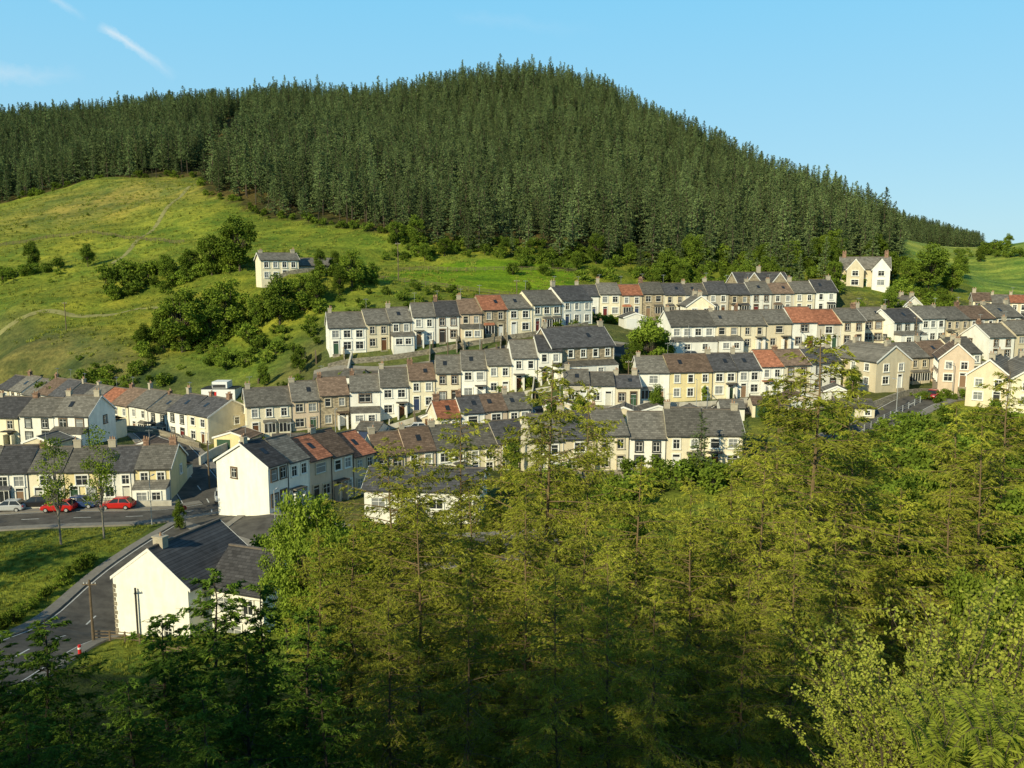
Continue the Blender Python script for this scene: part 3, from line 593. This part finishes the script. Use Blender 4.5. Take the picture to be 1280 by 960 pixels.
# ---- forest
spr=[conifer('spruce_tree_kind_%d'%i,[M_bark,L_spr],100+i,H=20,Lmax=3.3,nb=140,twr=3.4,nt_=2,ts=(.8,.36),droop=.35,base=.08 if i<4 else .36,shape=[.7,.85,.6,.75,.8][i],tr=.2,spread=.8,tipscale=.5,tip=.15) for i in range(5)]
def jgrid(poly,step,seed):
    r=np.random.default_rng(seed); pa=np.array(poly); gx,gy=np.meshgrid(np.arange(pa[:,0].min(),pa[:,0].max(),step),np.arange(pa[:,1].min(),pa[:,1].max(),step))
    x=gx.ravel()+r.uniform(-.5,.5,gx.size)*step*1.2; y=gy.ravel()+r.uniform(-.5,.5,gx.size)*step*1.2; k=inpoly(x,y,poly); return x[k],y[k]
x,y=jgrid(FOREST,4.8,3); n_=len(x)
patchy=np.sin(x*.035+1.3*np.sin(y*.021))*np.sin(y*.031+1.1*np.sin(x*.027))
s=rng.uniform(.6,1.06,n_)*(1+.14*patchy); big=rng.random(n_)<.05; s[big]*=1.18
kid=rng.integers(0,4,n_); ex=np.array([unproject(*t)[0] for t in EDGE]); ey=np.array([t[2] for t in EDGE]); o_=np.argsort(ex)
dedge=y-np.interp(x,ex[o_],ey[o_]); x3,x4=unproject(290,260,300)[0],unproject(480,296,262)[0]
m1=(dedge<12)&(x>x3)&(x<x4)&(rng.random(n_)<.7); kid[m1]=4; m2=(dedge<10)&(x<unproject(240,226,362)[0])&(rng.random(n_)<.6); kid[m2]=4
rag=2+3*np.sin(x*.16)*np.sin(x*.063+1)+2*np.sin(x*.41)
A_=np.array(unproject(252,230,352)[:2]); B_=np.array(unproject(300,150,590)[:2]); tt_=np.clip(((np.stack([x,y],1)-A_)@(B_-A_))/((B_-A_)@(B_-A_)),0,1); dl=np.linalg.norm(np.stack([x,y],1)-(A_+tt_[:,None]*(B_-A_)),axis=1)
s[(dl<22)&(x>A_[0])]*=1.15; edge_small=(dedge<rag+8)&(rng.random(n_)<.4); s[edge_small]*=.65
kp=((dedge>rag)|(rng.random(n_)<.15))&(dl>7); x,y,s,kid=x[kp],y[kp],s[kp],kid[kp]; n_=len(x); ws_=rng.uniform(.95,1.35,n_)
scatter('conifer_forest',np.column_stack([x,y,hts(x,y)-.3]),np.column_stack([rng.normal(0,.03,n_),rng.normal(0,.03,n_),rng.uniform(0,6.28,n_)]),np.column_stack([s*ws_,s*ws_,s]),kid,coll_of('forest_tree_kinds',spr))
F2=[unproject(*t)[:2] for t in [(1090,300,900),(1215,310,900),(1230,310,1120),(1070,280,1130)]]
x,y=jgrid(F2,8,4); n_=len(x); s=rng.uniform(.7,1.1,n_)
scatter('distant_conifer_forest',np.column_stack([x,y,hts(x,y)-.3]),np.column_stack([0*x,0*x,rng.uniform(0,6.28,n_)]),np.column_stack([s*1.6,s*1.6,s*.8]),rng.integers(0,4,n_),bpy.data.collections['forest_tree_kinds'])
brd=[broadleaf('broadleaf_tree',[M_bark,L_brd],200+i,H=12,R=4.3,trunk=1.2,ncl=44,nleaf=7000,ls=.40,cr=.30) for i in range(3)]
brl=[broadleaf('broadleaf_tree',[M_bark,L_brt],210+i,H=12,R=4.3,trunk=1.2,ncl=44,nleaf=7000,ls=.40,cr=.30) for i in range(1)]
shr=[broadleaf('shrub_kind_%d'%i,[M_bark,L_brd],220+i,H=2.4,R=1.5,trunk=.1,ncl=14,nleaf=700,ls=.26,tr=.06) for i in range(3)]
shb=[broadleaf('shrub_kind_bright_%d'%i,[M_bark,L_brt],230+i,H=2.4,R=1.5,trunk=.1,ncl=14,nleaf=700,ls=.26,tr=.06) for i in range(2)]
SK=coll_of('shrub_kinds',shr+shb)
TL=[(228,186,15,1.15),(285,190,14,1.1),(262,188,11,1),(350,184,11,1.1),(378,186,9,1),(322,186,8,.8),(180,186,7,.7),(240,192,11,1),(215,190,11,1),(440,192,10,.9),(425,190,7,.8),(300,226,14.5,1.2),(265,228,11,1.1),(240,230,9,1),(210,232,8,1),(400,209,6,.8),(420,212,6,.8),(205,188,9,.8),(395,186,7,.9),(285,232,11,1),
    (110,262,7.5,.9),(40,262,9.5,.8),(4,250,5,.8),(812,160,11.5,1.05),(790,158,8,.8),(830,162,8,.8),(1040,262,12,1.1),(1020,256,9,1),(1160,250,14,1.2),(1190,255,9,1),(1135,246,9,1),(1200,300,9,1),(880,245,7,.9),(840,243,6,.9),(720,238,6,.8),(495,255,8,1),(630,248,6,.9),(905,235,5,.8),(660,208,3.5,.7),
    (1065,148,6,.8),(1075,200,6,.8),(1110,205,7,.9),(1180,210,6,.8),(1225,215,5,.8),(700,120,7,.7),(640,118,6,.7),(960,135,7,.8),(1040,125,8,.9),(1090,112,5,1),(1000,120,8,.9),(350,116,5,.6),(225,98,4,.6),(1260,420,7,1),(1225,400,7,1),(570,153,4,.5),(455,153,4,.5),(880,150,3.5,.5),(1010,215,6,.9),(870,212,5,.9),(520,256,9,1),(745,246,9,1),(870,246,10,1.1),(1095,280,10,1.1),
    (690,138,6,.8),(640,139,5,.7),(725,139,6,.8),(820,142,6,.7),(1060,180,5,.7),(1150,196,6,.9),(330,160,5,.8),(375,158,6,.8)]
for k in range(26): TL.append((random.uniform(810,1130),random.uniform(226,258),random.uniform(5,10),random.uniform(.8,1.15)))
for k in range(14): TL.append((random.uniform(480,810),random.uniform(244,254),random.uniform(3,7),random.uniform(.8,1.2)))
for (u,D,H_,ws) in TL:
    x,y,z=at(u,D); s=H_/12; inst(random.choice(brd+brd[:1]+brl),'broadleaf_tree',x,y,z-.3,(s*ws,s*ws,s))
for (u,D,H_) in [(960,234,15),(984,236,14),(935,240,10),(1030,232,12),(815,246,20),(600,254,21),(700,250,17),(548,256,17),(1010,246,12),(970,246,13),(800,242,8),(915,248,15),(660,254,12),(1090,275,13),(765,205,5),(930,112,8),(875,112,9),(640,250,8),(760,247,12),(585,252,10),(880,244,14),(850,244,10),(1050,255,14),(945,228,9),(998,228,9)]:
    x,y,z=at(u,D); s=H_/20; inst(random.choice(spr[:4]),'conifer_tree',x,y,z-.2,(s*1.35,s*1.35,s))
P=[];SC=[]
def patch(n,u0,u1,D0,D1,s0,s1):
    for _ in range(n):
        x,y,z=at(random.uniform(u0,u1),random.uniform(D0,D1)); P.append((x,y,z-.15)); q=random.uniform(s0,s1); SC.append((q*random.uniform(.9,1.3),q*random.uniform(.9,1.3),q))
patch(60,130,300,226,240,.8,2.2); patch(30,385,470,195,220,.6,1.5); patch(80,640,960,224,252,.6,1.7); patch(50,470,650,244,258,.4,1.4); patch(100,820,1120,216,262,.6,2.0)
patch(60,0,420,172,182,.5,1.4); patch(25,0,320,185,330,.15,.6); patch(60,170,400,183,196,.7,1.6); patch(50,720,1100,188,198,.4,1.0); patch(40,440,740,190,200,.4,.9); patch(60,1110,1195,195,300,.6,2.0)
patch(60,300,720,150,156,.3,.9); patch(60,420,740,172,188,.4,1.0); patch(50,780,1080,158,166,.3,1.0); patch(50,850,1270,178,190,.3,1.0); patch(35,300,700,134,139,.3,.8); patch(60,1050,1280,100,128,.6,1.8); patch(60,640,1060,96,113,.5,1.5)
patch(30,1120,1280,142,150,.3,.8); patch(15,1195,1280,395,420,.8,2.2); patch(40,330,520,80,92,.6,1.8); patch(50,1100,1280,64,98,.8,2.4); patch(12,0,80,255,262,.8,1.6); patch(30,640,800,136,140,.4,1.1)
# bramble and bracken fringe where the grass meets the trees
for (u0,_,D0),(u1,_,D1) in zip(EDGE[1:-1],EDGE[2:]):
    for k in range(int(abs(u1-u0)/7)+3):
        q=random.random(); patch(1,u0+(u1-u0)*q,u0+(u1-u0)*q+1,D0+(D1-D0)*q-2,D0+(D1-D0)*q+3,.4,1.3)
P=np.array(P); SC=np.array(SC)
RD=[dense(q,3)[0] for q in ([(-60,56),(0,62),(60,69),(105,76),(150,84),(215,93),(268,103),(262,113)],[(262,109),(200,105),(100,104),(-60,103)],[(262,104),(330,96),(420,91),(560,88),(700,88)])]
RDa=np.concatenate(RD)
Qh,Nh,_=dense([(-60,56),(0,62),(60,69),(105,76),(150,84),(215,93)],1.0)
Hp=Qh+Nh*5.6; Hp=Hp[:-6]; hz=np.column_stack([Hp+rng.normal(0,.25,Hp.shape),hts(Hp[:,0],Hp[:,1])-.25]); hs=rng.uniform(.35,.7,(len(Hp),1))
P=np.vstack([P,hz]); SC=np.vstack([SC,np.hstack([hs,hs,hs])]); n_=len(P)
scatter('hedgerow_shrubs',P,np.column_stack([0*P[:,0],0*P[:,0],rng.uniform(0,6.28,n_)]),SC,rng.integers(0,5,n_),SK)
def tuft(seed):
    r=np.random.default_rng(seed); vb=VB(); n=26; c=np.column_stack([r.normal(0,.28,n),r.normal(0,.28,n),np.zeros(n)]); d=nrm(np.column_stack([r.normal(0,.4,n),r.normal(0,.4,n),np.ones(n)])); vb.stripe(c,d,r.uniform(.25,.6,n),.09,r,0); return vb
L_gr=leafmat('grass_blades',(.16,.19,.03),(.31,.33,.06),0,.02,.3)
tf=[tuft(300+i).mesh('grass_tuft_kind_%d'%i,[L_gr]) for i in range(3)]
P=[]
for n_,x0,x1,y0,y1,k0 in [(9000,-260,-10,180,370,1),(6000,-75,-20,62,104,.42),(2500,0,140,200,258,.7),(2500,-10,110,60,100,.8)]:
    x=rng.uniform(x0,x1,n_); y=rng.uniform(y0,y1,n_); k=~inpoly(x,y,FOREST); x,y=x[k],y[k]
    P.append(np.column_stack([x,y,hts(x,y),np.full(len(x),k0)]))
P=np.concatenate(P)
dm=np.sqrt(((P[:,None,:2]-RDa[None])**2).sum(-1)).min(1); dn=np.sqrt(((P[:,None,:2]-HXY[None])**2).sum(-1)).min(1); P=P[(dm>5.5)&(dn>9)]; n_=len(P); q=rng.uniform(.5,1.4,(n_,1))*P[:,3:4]
scatter('rough_grass',P[:,:3],np.column_stack([0*P[:,0],0*P[:,0],rng.uniform(0,6.28,n_)]),np.hstack([q,q,q]),rng.integers(0,3,n_),coll_of('grass_kinds',tf))
# ---- foreground trees
lar=[conifer('larch_tree',[tbark,L_lar],400+i,H=20,Lmax=4.4,nb=150,twr=9.5,nt_=11,ts=(.21,.05),droop=.5,shape=.55,tr=.12,base=.02,tip=.12,twl=.34,zp=.88,tipscale=.8,jit=.4,fl=.16,spread=1.1,bt=.04) for i in range(4)]
pin=[conifer('shade_pine_left',[M_bark,L_pin],420+i,H=14,Lmax=3.4,nb=110,twr=9,nt_=9,ts=(.26,.07),droop=.1,shape=.6,tr=.12,base=.03,fl=.2,jit=.45) for i in range(2)]
def top_place(mesh,H0,name,u,v,D,ws):
    x,y,zt=unproject(u,v,D); z=ht(x,y)-.3; s=(zt-z)/H0
    inst(mesh,name,x,y,z,(s**.5*ws,s**.5*ws,s))
for i,(u,v,D,ws) in enumerate([(685,450,37,1.2),(745,478,46,1.0),(480,548,39,1.15),(566,512,45,1.1),(800,570,30,1.0),(1018,412,34,1.35),(1052,475,44,1.15),(872,595,42,.8),(430,650,36,.9),(520,610,28,.9),(605,610,31,.95),(655,600,28,.8),(730,620,25,.8),(862,640,26,.85),(925,590,36,.95),(962,555,29,.95),(1082,535,40,.95),(1200,500,50,1.1),(1262,465,47,1.25),(1120,610,33,.9),(1060,640,26,.85),(1235,520,40,1.0),
    (580,720,19,.6),(700,700,19,.6),(822,720,19,.6),(930,710,20,.65),(480,740,21,.65),(1000,650,23,.8),(395,660,44,.8),(1200,600,36,1.0),(770,680,22,.7),(625,545,46,.9),(975,480,42,1.0),(670,530,44,.9),(525,555,44,.95)]):
    top_place(lar[i%4],20,'larch_tree',u,v,D,ws)
for i,(u,v,D,ws) in enumerate([(50,778,27,1.1),(-10,790,30,1.2),(258,712,31,1.2),(200,770,27,1.1),(325,730,33,1.1),(160,850,22,.9),(95,880,20,.8),(300,800,22,.9),(370,760,26,.9),(250,860,17,.7),(400,830,19,.7),(30,880,18,.8)]):
    top_place(pin[i%2],14,'shade_pine_left',u,v,D,ws)
for i,(x,y,hh) in enumerate([(-76,57,24),(-83,62,24),(-88,53,25),(-80,49,23),(-95,61,25),(-71,60,20),(-90,70,22)]):  # out-of-frame pines on the left, added to shade the meadow bank
    s=hh/14; inst(pin[i%2],'shade_pine_left',x,y,ht(x,y)-.3,(1.5,1.5,s))
for i,(x,y,hh) in enumerate([(-50,-5,8.5),(-45,-8,10),(-40,-4,8.5),(-36,-8,10),(-32,-5,8.5),(-28,-8,10.5),(-24,-5,9.5),(-20.5,-7,10.5),(-17,-5,8.8),(-14,-10,10.5),(-13,-5,7.8),(-26,-6,9),(-38,-6,9),(-18.5,-9,10)]):  # unseen pines behind the camera, added to cast shadow over the lower foreground
    s=hh/14; inst(pin[i%2],'shade_pine_left',x,y,ht(x,y)-.3,(s*1.6,s*1.6,s))
fgb=[broadleaf('broadleaf_tree',[M_bark,L_brt],450+i,H=12,R=3.6,trunk=1.0,ncl=60,nleaf=18000,ls=.2,cr=.25) for i in range(2)]
for i,(u,v,D,ws) in enumerate([(388,590,60,.9),(355,640,62,.8),(420,640,56,.9),(1150,565,58,1.2),(1230,560,56,1.2),(1280,600,44,1.1),(1090,600,54,1.0),(1180,660,38,.9),(1250,690,30,.8),(880,640,58,1.0),(1000,600,60,1.0),(600,670,62,.9),(780,620,64,.8)]):
    top_place(fgb[i%2],12,'broadleaf_tree',u,v,D,ws*.85)
sp_t=[broadleaf('birch_tree',[M_barkw,L_brt],470+i,H=14,R=2.1,trunk=2.5,ncl=34,nleaf=2600,ls=.2,cr=.36,tr=.13) for i in range(2)]
for i,(u,v,D) in enumerate([(65,528,93),(120,520,95)]): 
    x,y,zt=unproject(u,v,D); z=ht(x,y)-.2; s=(zt-z)/14; inst(sp_t[i%2],'birch_tree',x,y,z,(1.05,1.05,s))
wil=[stembush('willow_bush',[M_bark,L_wil],480+i) for i in range(2)]
for i,(u,v,D,s) in enumerate([(1170,675,11,1.0),(1085,840,10,.65),(1262,720,10.5,.9),(1130,775,9.0,.65),(1235,830,7.5,.6)]):
    x,y,zt=unproject(u,v,D); z=ht(x,y)-.1; inst(wil[i%2],'willow_bush',x,y,z,(s,s,(zt-z)/4.4))
def fern(seed):
    r=np.random.default_rng(seed); vb=VB()
    for k in range(9):
        az=r.uniform(0,6.28); L_=r.uniform(.6,1.0); s=np.linspace(0,1,34); dh=np.array([math.cos(az),math.sin(az),0]); sd=np.array([-dh[1],dh[0],0])
        p=np.outer(s,dh)*L_*.6+np.outer(1.25*s-.6*s**2.4,[0,0,1])*L_
        vb.tube(p[::3],np.linspace(.006,.002,len(p[::3])),0,3)
        for sg in(-1,1):
            ln=.2*np.sin(np.pi*np.clip(s*.85+.12,0,1))**.9*L_; q=p[6:]; l=ln[6:,None]; d=nrm(sd*sg+dh*.55+np.array([0,0,-.15])+r.normal(0,.1,(len(q),3)))
            w=nrm(dh+r.normal(0,.2,(len(q),3)))*.012
            vb.quads(q,q+d*l*.5+w,q+d*l,q+d*l*.5-w,1)
    return vb.mesh('bracken_fern',[M_bark,L_fern])
fm=[fern(500+i) for i in range(3)]
for i in range(26):
    y=random.uniform(4.6,6.4); x=y*random.uniform(.50,.74); z=ht(x,y); zt=-y*random.uniform(.50,.56); s=max(.35,min(1.5,(zt-z)/.75)); inst(fm[i%3],'bracken_fern',x,y,z,(min(s,.55),min(s,.55),s))

# ======================================================= VEHICLES & STREET FURNITURE
M_tyre=mat('tyre',(.02,.02,.02),.9,.1); M_hub=mat('alloy',(.4,.4,.4),.35,.1,spec=.6); M_lamp=mat('headlamp',(.7,.7,.68),.15,.05,spec=.6); M_rl=mat('tail_lamp',(.4,.02,.02),.3,.05)
def car(x,y,rz,colr_,name='parked_car',van=False):
    e=empty(name,(x,y,ht(x,y)+.12),rz); pm=mat('car_paint_%s'%str(colr_),colr_,.25,.05,spec=.6)
    b=MB(); secs=[(-2.1,.70,.36,.60),(-1.98,.80,.27,.74),(-1.2,.86,.2,.88),(-.2,.87,.2,.93),(1.1,.87,.2,.95),(1.9,.82,.25,.93),(2.08,.72,.36,.74)]
    ring=[]
    for sx,hw,zb,zt in secs: ring.append([(sx,-hw*.9,zb),(sx,hw*.9,zb),(sx,hw,zb+.15),(sx,hw,zt-.12),(sx,hw*.86,zt),(sx,-hw*.86,zt),(sx,-hw,zt-.12),(sx,-hw,zb+.15)])
    vs=sum(ring,[]); fs=[(i*8+j,i*8+(j+1)%8,i*8+8+(j+1)%8,i*8+8+j) for i in range(len(secs)-1) for j in range(8)]+[tuple(range(7,-1,-1)),tuple(range(48,56))]
    b.add(vs,fs); b.build('body',pm,e)
    xb0,xb1,xt0,xt1,zt=(-1.05,1.85,-.35,1.3,1.42)
    g=MB(); g.add([(xb0,-.76,.9),(xb1,-.76,.9),(xb1,.76,.9),(xb0,.76,.9),(xt0,-.6,zt),(xt1,-.6,zt),(xt1,.6,zt),(xt0,.6,zt)],[(0,1,5,4),(1,2,6,5),(2,3,7,6),(3,0,4,7)]); g.build('windows',M_glass,e)
    r=MB(); r.add([(xt0-.05,-.62,zt),(xt1+.06,-.62,zt),(xt1+.06,.62,zt),(xt0-.05,.62,zt),(xt0+.1,-.5,zt+.06),(xt1-.1,-.5,zt+.06),(xt1-.1,.5,zt+.06),(xt0+.1,.5,zt+.06)],[(0,3,2,1),(4,5,6,7),(0,1,5,4),(1,2,6,5),(2,3,7,6),(3,0,4,7)])
    for sy in(-1,1):
        for (x0,z0,x1,z1) in((xb0,.9,xt0,zt),(.35,.9,.4,zt),(xb1,.9,xt1,zt)):
            ya,yb=.775*sy,.615*sy; r.add([(x0-.05,ya,z0),(x0+.05,ya,z0),(x1+.05,yb,z1),(x1-.05,yb,z1)],[(0,1,2,3)])
    r.build('roof_and_pillars',pm,e)
    w=MB(); hb=MB()
    for wx in(-1.3,1.3):
        for sy in(-1,1):
            for mb,rr,y0,y1 in((w,.31,.68,.885),(hb,.19,.88,.9)):
                n=12; vs=[(wx+rr*math.cos(6.283*i/n),sy*yy,.31+rr*math.sin(6.283*i/n)) for yy in(y0,y1) for i in range(n)]
                mb.add(vs,[(i,(i+1)%n,n+(i+1)%n,n+i) for i in range(n)]+[tuple(range(n)),tuple(range(n,2*n))])
    w.build('tyres',M_tyre,e); hb.build('wheel_hubs',M_hub,e)
    l=MB(); t=MB()
    for sy in(-1,1): l.box(-2.08,-1.95,sy*.62-.16,sy*.62+.16,.56,.70); t.box(1.98,2.09,sy*.64-.12,sy*.64+.12,.66,.84)
    l.build('headlamps',M_lamp,e); t.build('tail_lamps',M_rl,e)
    n=MB(); n.box(-2.13,-2.1,-.26,.26,.36,.47); n.build('number_plate',M_white,e)
def carat(u,D,rz,c): x,y,z=at(u,D); car(x,y,rz,c)
RED=(.5,.02,.015); BLUE=(.03,.06,.16); SIL=(.45,.46,.47); WHT=(.75,.75,.75); BLK=(.02,.02,.022)
carat(12,107.5,0.05,SIL); carat(74,106.8,.03,RED); carat(103,108.5,3.1,BLUE); carat(148,108.3,.02,RED); carat(277,113,1.9,SIL); carat(222,130,1.9,(.3,.42,.5)); carat(206,135,2.0,BLK)
carat(590,141.5,.1,BLUE); carat(630,142,.1,BLK); carat(655,142,.1,SIL); carat(1165,146,.9,RED); carat(45,108.6,0.1,BLK); carat(285,122,1.9,WHT); carat(520,141,.1,WHT); carat(860,168.5,0,SIL); carat(950,169,0,SIL); carat(905,146,.05,BLK); carat(1000,147.5,.05,SIL)
def utility_pole(u,D,h,name='utility_pole'):
    x,y,z=at(u,D); e=empty(name,(x,y,z)); m_=MB(); m_.cyl(0,0,-.5,h,.13,.09,8); m_.build('pole',M_wood,e)
    c=MB(); c.box(-.6,.6,-.05,.05,h-.45,h-.36); c.build('crossarm',M_wood,e); i=MB()
    for k in(-.5,-.2,.2,.5): i.cyl(k,0,h-.36,h-.22,.04,.03,6)
    i.build('insulators',M_white,e); return (x,y,z+h-.25)
tops=[utility_pole(*t) for t in [(117,70,5.6),(498,206,9),(83,205,7),(646,188,7),(1143,176,8),(785,150,7),(1062,176,6),(560,160,7),(262,118,7)]]
def street_lamp(u,D,h=6,rz=0):
    x,y,z=at(u,D); e=empty('street_lamp',(x,y,z),rz); m_=MB(); m_.cyl(0,0,-.3,h,.07,.05,8); m_.box(-.03,.9,-.03,.03,h-.02,h+.05); m_.build('column_and_arm',M_metal,e)
    l=MB(); l.add([(.7,-.1,h-.05),(1.25,-.08,h-.02),(1.25,.08,h-.02),(.7,.1,h-.05),(.75,-.08,h+.09),(1.2,-.06,h+.09),(1.2,.06,h+.09),(.75,.08,h+.09)],[(0,3,2,1),(4,5,6,7),(0,1,5,4),(1,2,6,5),(2,3,7,6),(3,0,4,7)]); l.build('lantern',M_metal,e)
for u,D,r in [(190,101,1.5),(262,125,3),(345,92,1.5),(420,139,1.5),(545,142,1.5),(700,146,1.5),(870,144,1.5),(1120,137,2),(1190,150,2),(600,163,1.5),(860,170,1.5),(1000,172,1.5)]: street_lamp(u,D,6,r)
x,y,z=at(100,65.5); e=empty('red_marker_post',(x,y,z)); q=MB(); q.cyl(0,0,0,.95,.14,.12,10); q.build('post',mat('red_paint',(.6,.03,.03)),e); q=MB(); q.cyl(0,0,.6,.75,.146,.143,10); q.build('reflector_band',M_white,e)
for u,D in((232,99),):
    x,y,z=at(u,D); e=empty('traffic_sign',(x,y,z)); q=MB(); q.cyl(0,0,0,2.6,.035,.035,8); q.build('post',M_metal,e); q=MB(); q.add([(.3*math.cos(6.283*i/16),-.05+yy,2.5+.3*math.sin(6.283*i/16)) for yy in(0,.02) for i in range(16)],[(i,(i+1)%16,16+(i+1)%16,16+i) for i in range(16)]+[tuple(range(16)),tuple(range(16,32))]); q.build('disc',mat('sign_face',(.5,.1,.08),.5,.1),e)
mb=VB()
for a,b in((3,5),(5,4)):
    A_=np.array(tops[a]);B_=np.array(tops[b]); s=np.linspace(0,1,14)[:,None]; P=A_*(1-s)+B_*s; P[:,2]-=(4*s*(1-s))[:,0]*1.5; mb.tube(P,np.full(14,.015),0,3)
link(bpy.data.objects.new('overhead_cable',mb.mesh('overhead_cable',[M_gut])))

# ======================================================= SKY, SUN, CAMERA
w=bpy.data.worlds.new('World'); bpy.context.scene.world=w; w.use_nodes=True; N=w.node_tree.nodes; L=w.node_tree.links; bg=N['Background']
sk=N.new('ShaderNodeTexSky'); sk.sky_type='NISHITA'; sk.sun_disc=False; sk.sun_elevation=math.radians(SUN_EL); sk.sun_rotation=math.radians(180+SUN_AZ); sk.air_density=1.0; sk.dust_density=.3; sk.ozone_density=1.5
bg.inputs['Strength'].default_value=.11
tc=N.new('ShaderNodeTexCoord'); sx=N.new('ShaderNodeSeparateXYZ'); L.new(tc.outputs['Generated'],sx.inputs[0])
def M(op,a,b=None,c=None,cl=False):
    q=N.new('ShaderNodeMath'); q.operation=op; q.use_clamp=cl
    for i,v in enumerate((a,b,c)):
        if v is None: continue
        if isinstance(v,(int,float)): q.inputs[i].default_value=v
        else: L.new(v,q.inputs[i])
    return q.outputs[0]
ymax=M('MAXIMUM',sx.outputs[1],.05); tx=M('DIVIDE',sx.outputs[0],ymax); tz=M('DIVIDE',sx.outputs[2],ymax)
nzn=N.new('ShaderNodeTexNoise'); nzn.inputs['Scale'].default_value=26; nzn.inputs['Detail'].default_value=6; nzn.inputs['Roughness'].default_value=.7; L.new(tc.outputs['Generated'],nzn.inputs['Vector'])
def streak(p,q,wd,st):
    dx,dy=q[0]-p[0],q[1]-p[1]; ln=math.hypot(dx,dy); dx/=ln;dy/=ln
    rx=M('SUBTRACT',tx,p[0]); rz=M('SUBTRACT',tz,p[1])
    t=M('ADD',M('MULTIPLY',rx,dx),M('MULTIPLY',rz,dy)); d=M('ABSOLUTE',M('ADD',M('ADD',M('MULTIPLY',rx,-dy),M('MULTIPLY',rz,dx)),M('MULTIPLY',M('SUBTRACT',nzn.outputs['Fac'],.5),wd*3)))
    a=M('SUBTRACT',1,M('DIVIDE',d,wd),cl=True); e1=M('DIVIDE',t,ln*.15,cl=True); e2=M('DIVIDE',M('SUBTRACT',ln,t),ln*.6,cl=True)
    return M('MULTIPLY',M('MULTIPLY',a,st),M('MULTIPLY',e1,e2))
def tt(u,v): x,y,z=unproject(u,v,1); return (x,z)
f=M('ADD',streak(tt(122,30),tt(222,98),.0065,.6),streak(tt(60,-5),tt(110,25),.005,.25)); f=M('ADD',f,streak(tt(-60,88),tt(110,98),.014,.28)); f=M('ADD',f,streak(tt(560,20),tt(760,40),.010,.06),cl=True)
# clear evening sky: pale blue low down, blue at 20 deg, deep blue towards the zenith
gm=N.new('ShaderNodeMapRange'); gm.inputs[1].default_value=0; gm.inputs[2].default_value=1.0; L.new(sx.outputs[2],gm.inputs[0])
cr=N.new('ShaderNodeValToRGB'); L.new(gm.outputs[0],cr.inputs[0]); el=cr.color_ramp.elements
el[0].position=0; el[0].color=(.47,.76,.88,1); el[1].position=1; el[1].color=(.03,.10,.22,1)
for p_,c_ in((.12,(.36,.71,.92)),(.34,(.20,.65,.98)),(.46,(.09,.32,.57)),(.7,(.05,.17,.33))):
    q=el.new(p_); q.color=(*c_,1)
sc_=N.new('ShaderNodeMix'); sc_.data_type='RGBA'; sc_.blend_type='MULTIPLY'; sc_.inputs[0].default_value=1; L.new(cr.outputs[0],sc_.inputs[6]); sc_.inputs[7].default_value=(9.1,9.1,9.1,1); sc_.clamp_result=False
tint=N.new('ShaderNodeMix'); tint.data_type='RGBA'; tint.inputs[0].default_value=.88; L.new(sk.outputs[0],tint.inputs[6]); L.new(sc_.outputs[2],tint.inputs[7])
mx=N.new('ShaderNodeMix'); mx.data_type='RGBA'; L.new(f,mx.inputs[0]); L.new(tint.outputs[2],mx.inputs[6]); mx.inputs[7].default_value=(7.6,8.2,8.5,1); L.new(mx.outputs[2],bg.inputs['Color'])
sd=bpy.data.lights.new('sun','SUN'); sd.energy=5.0; sd.angle=math.radians(.5); sd.color=(1,.90,.60); so=link(bpy.data.objects.new('sun',sd))
so.rotation_euler=(math.radians(90-SUN_EL),0,math.radians(-SUN_AZ)); so.location=(-50,-80,60)
cd=bpy.data.cameras.new('camera'); cd.sensor_width=36; cd.lens=30; cd.clip_start=.1; cd.clip_end=9000; co=link(bpy.data.objects.new('camera',cd)); co.location=(0,0,0); co.rotation_euler=(math.radians(90)-PITCH,0,0)
sc=bpy.context.scene; sc.camera=co; sc.view_settings.view_transform='Standard'; sc.view_settings.look='None'; sc.view_settings.exposure=0
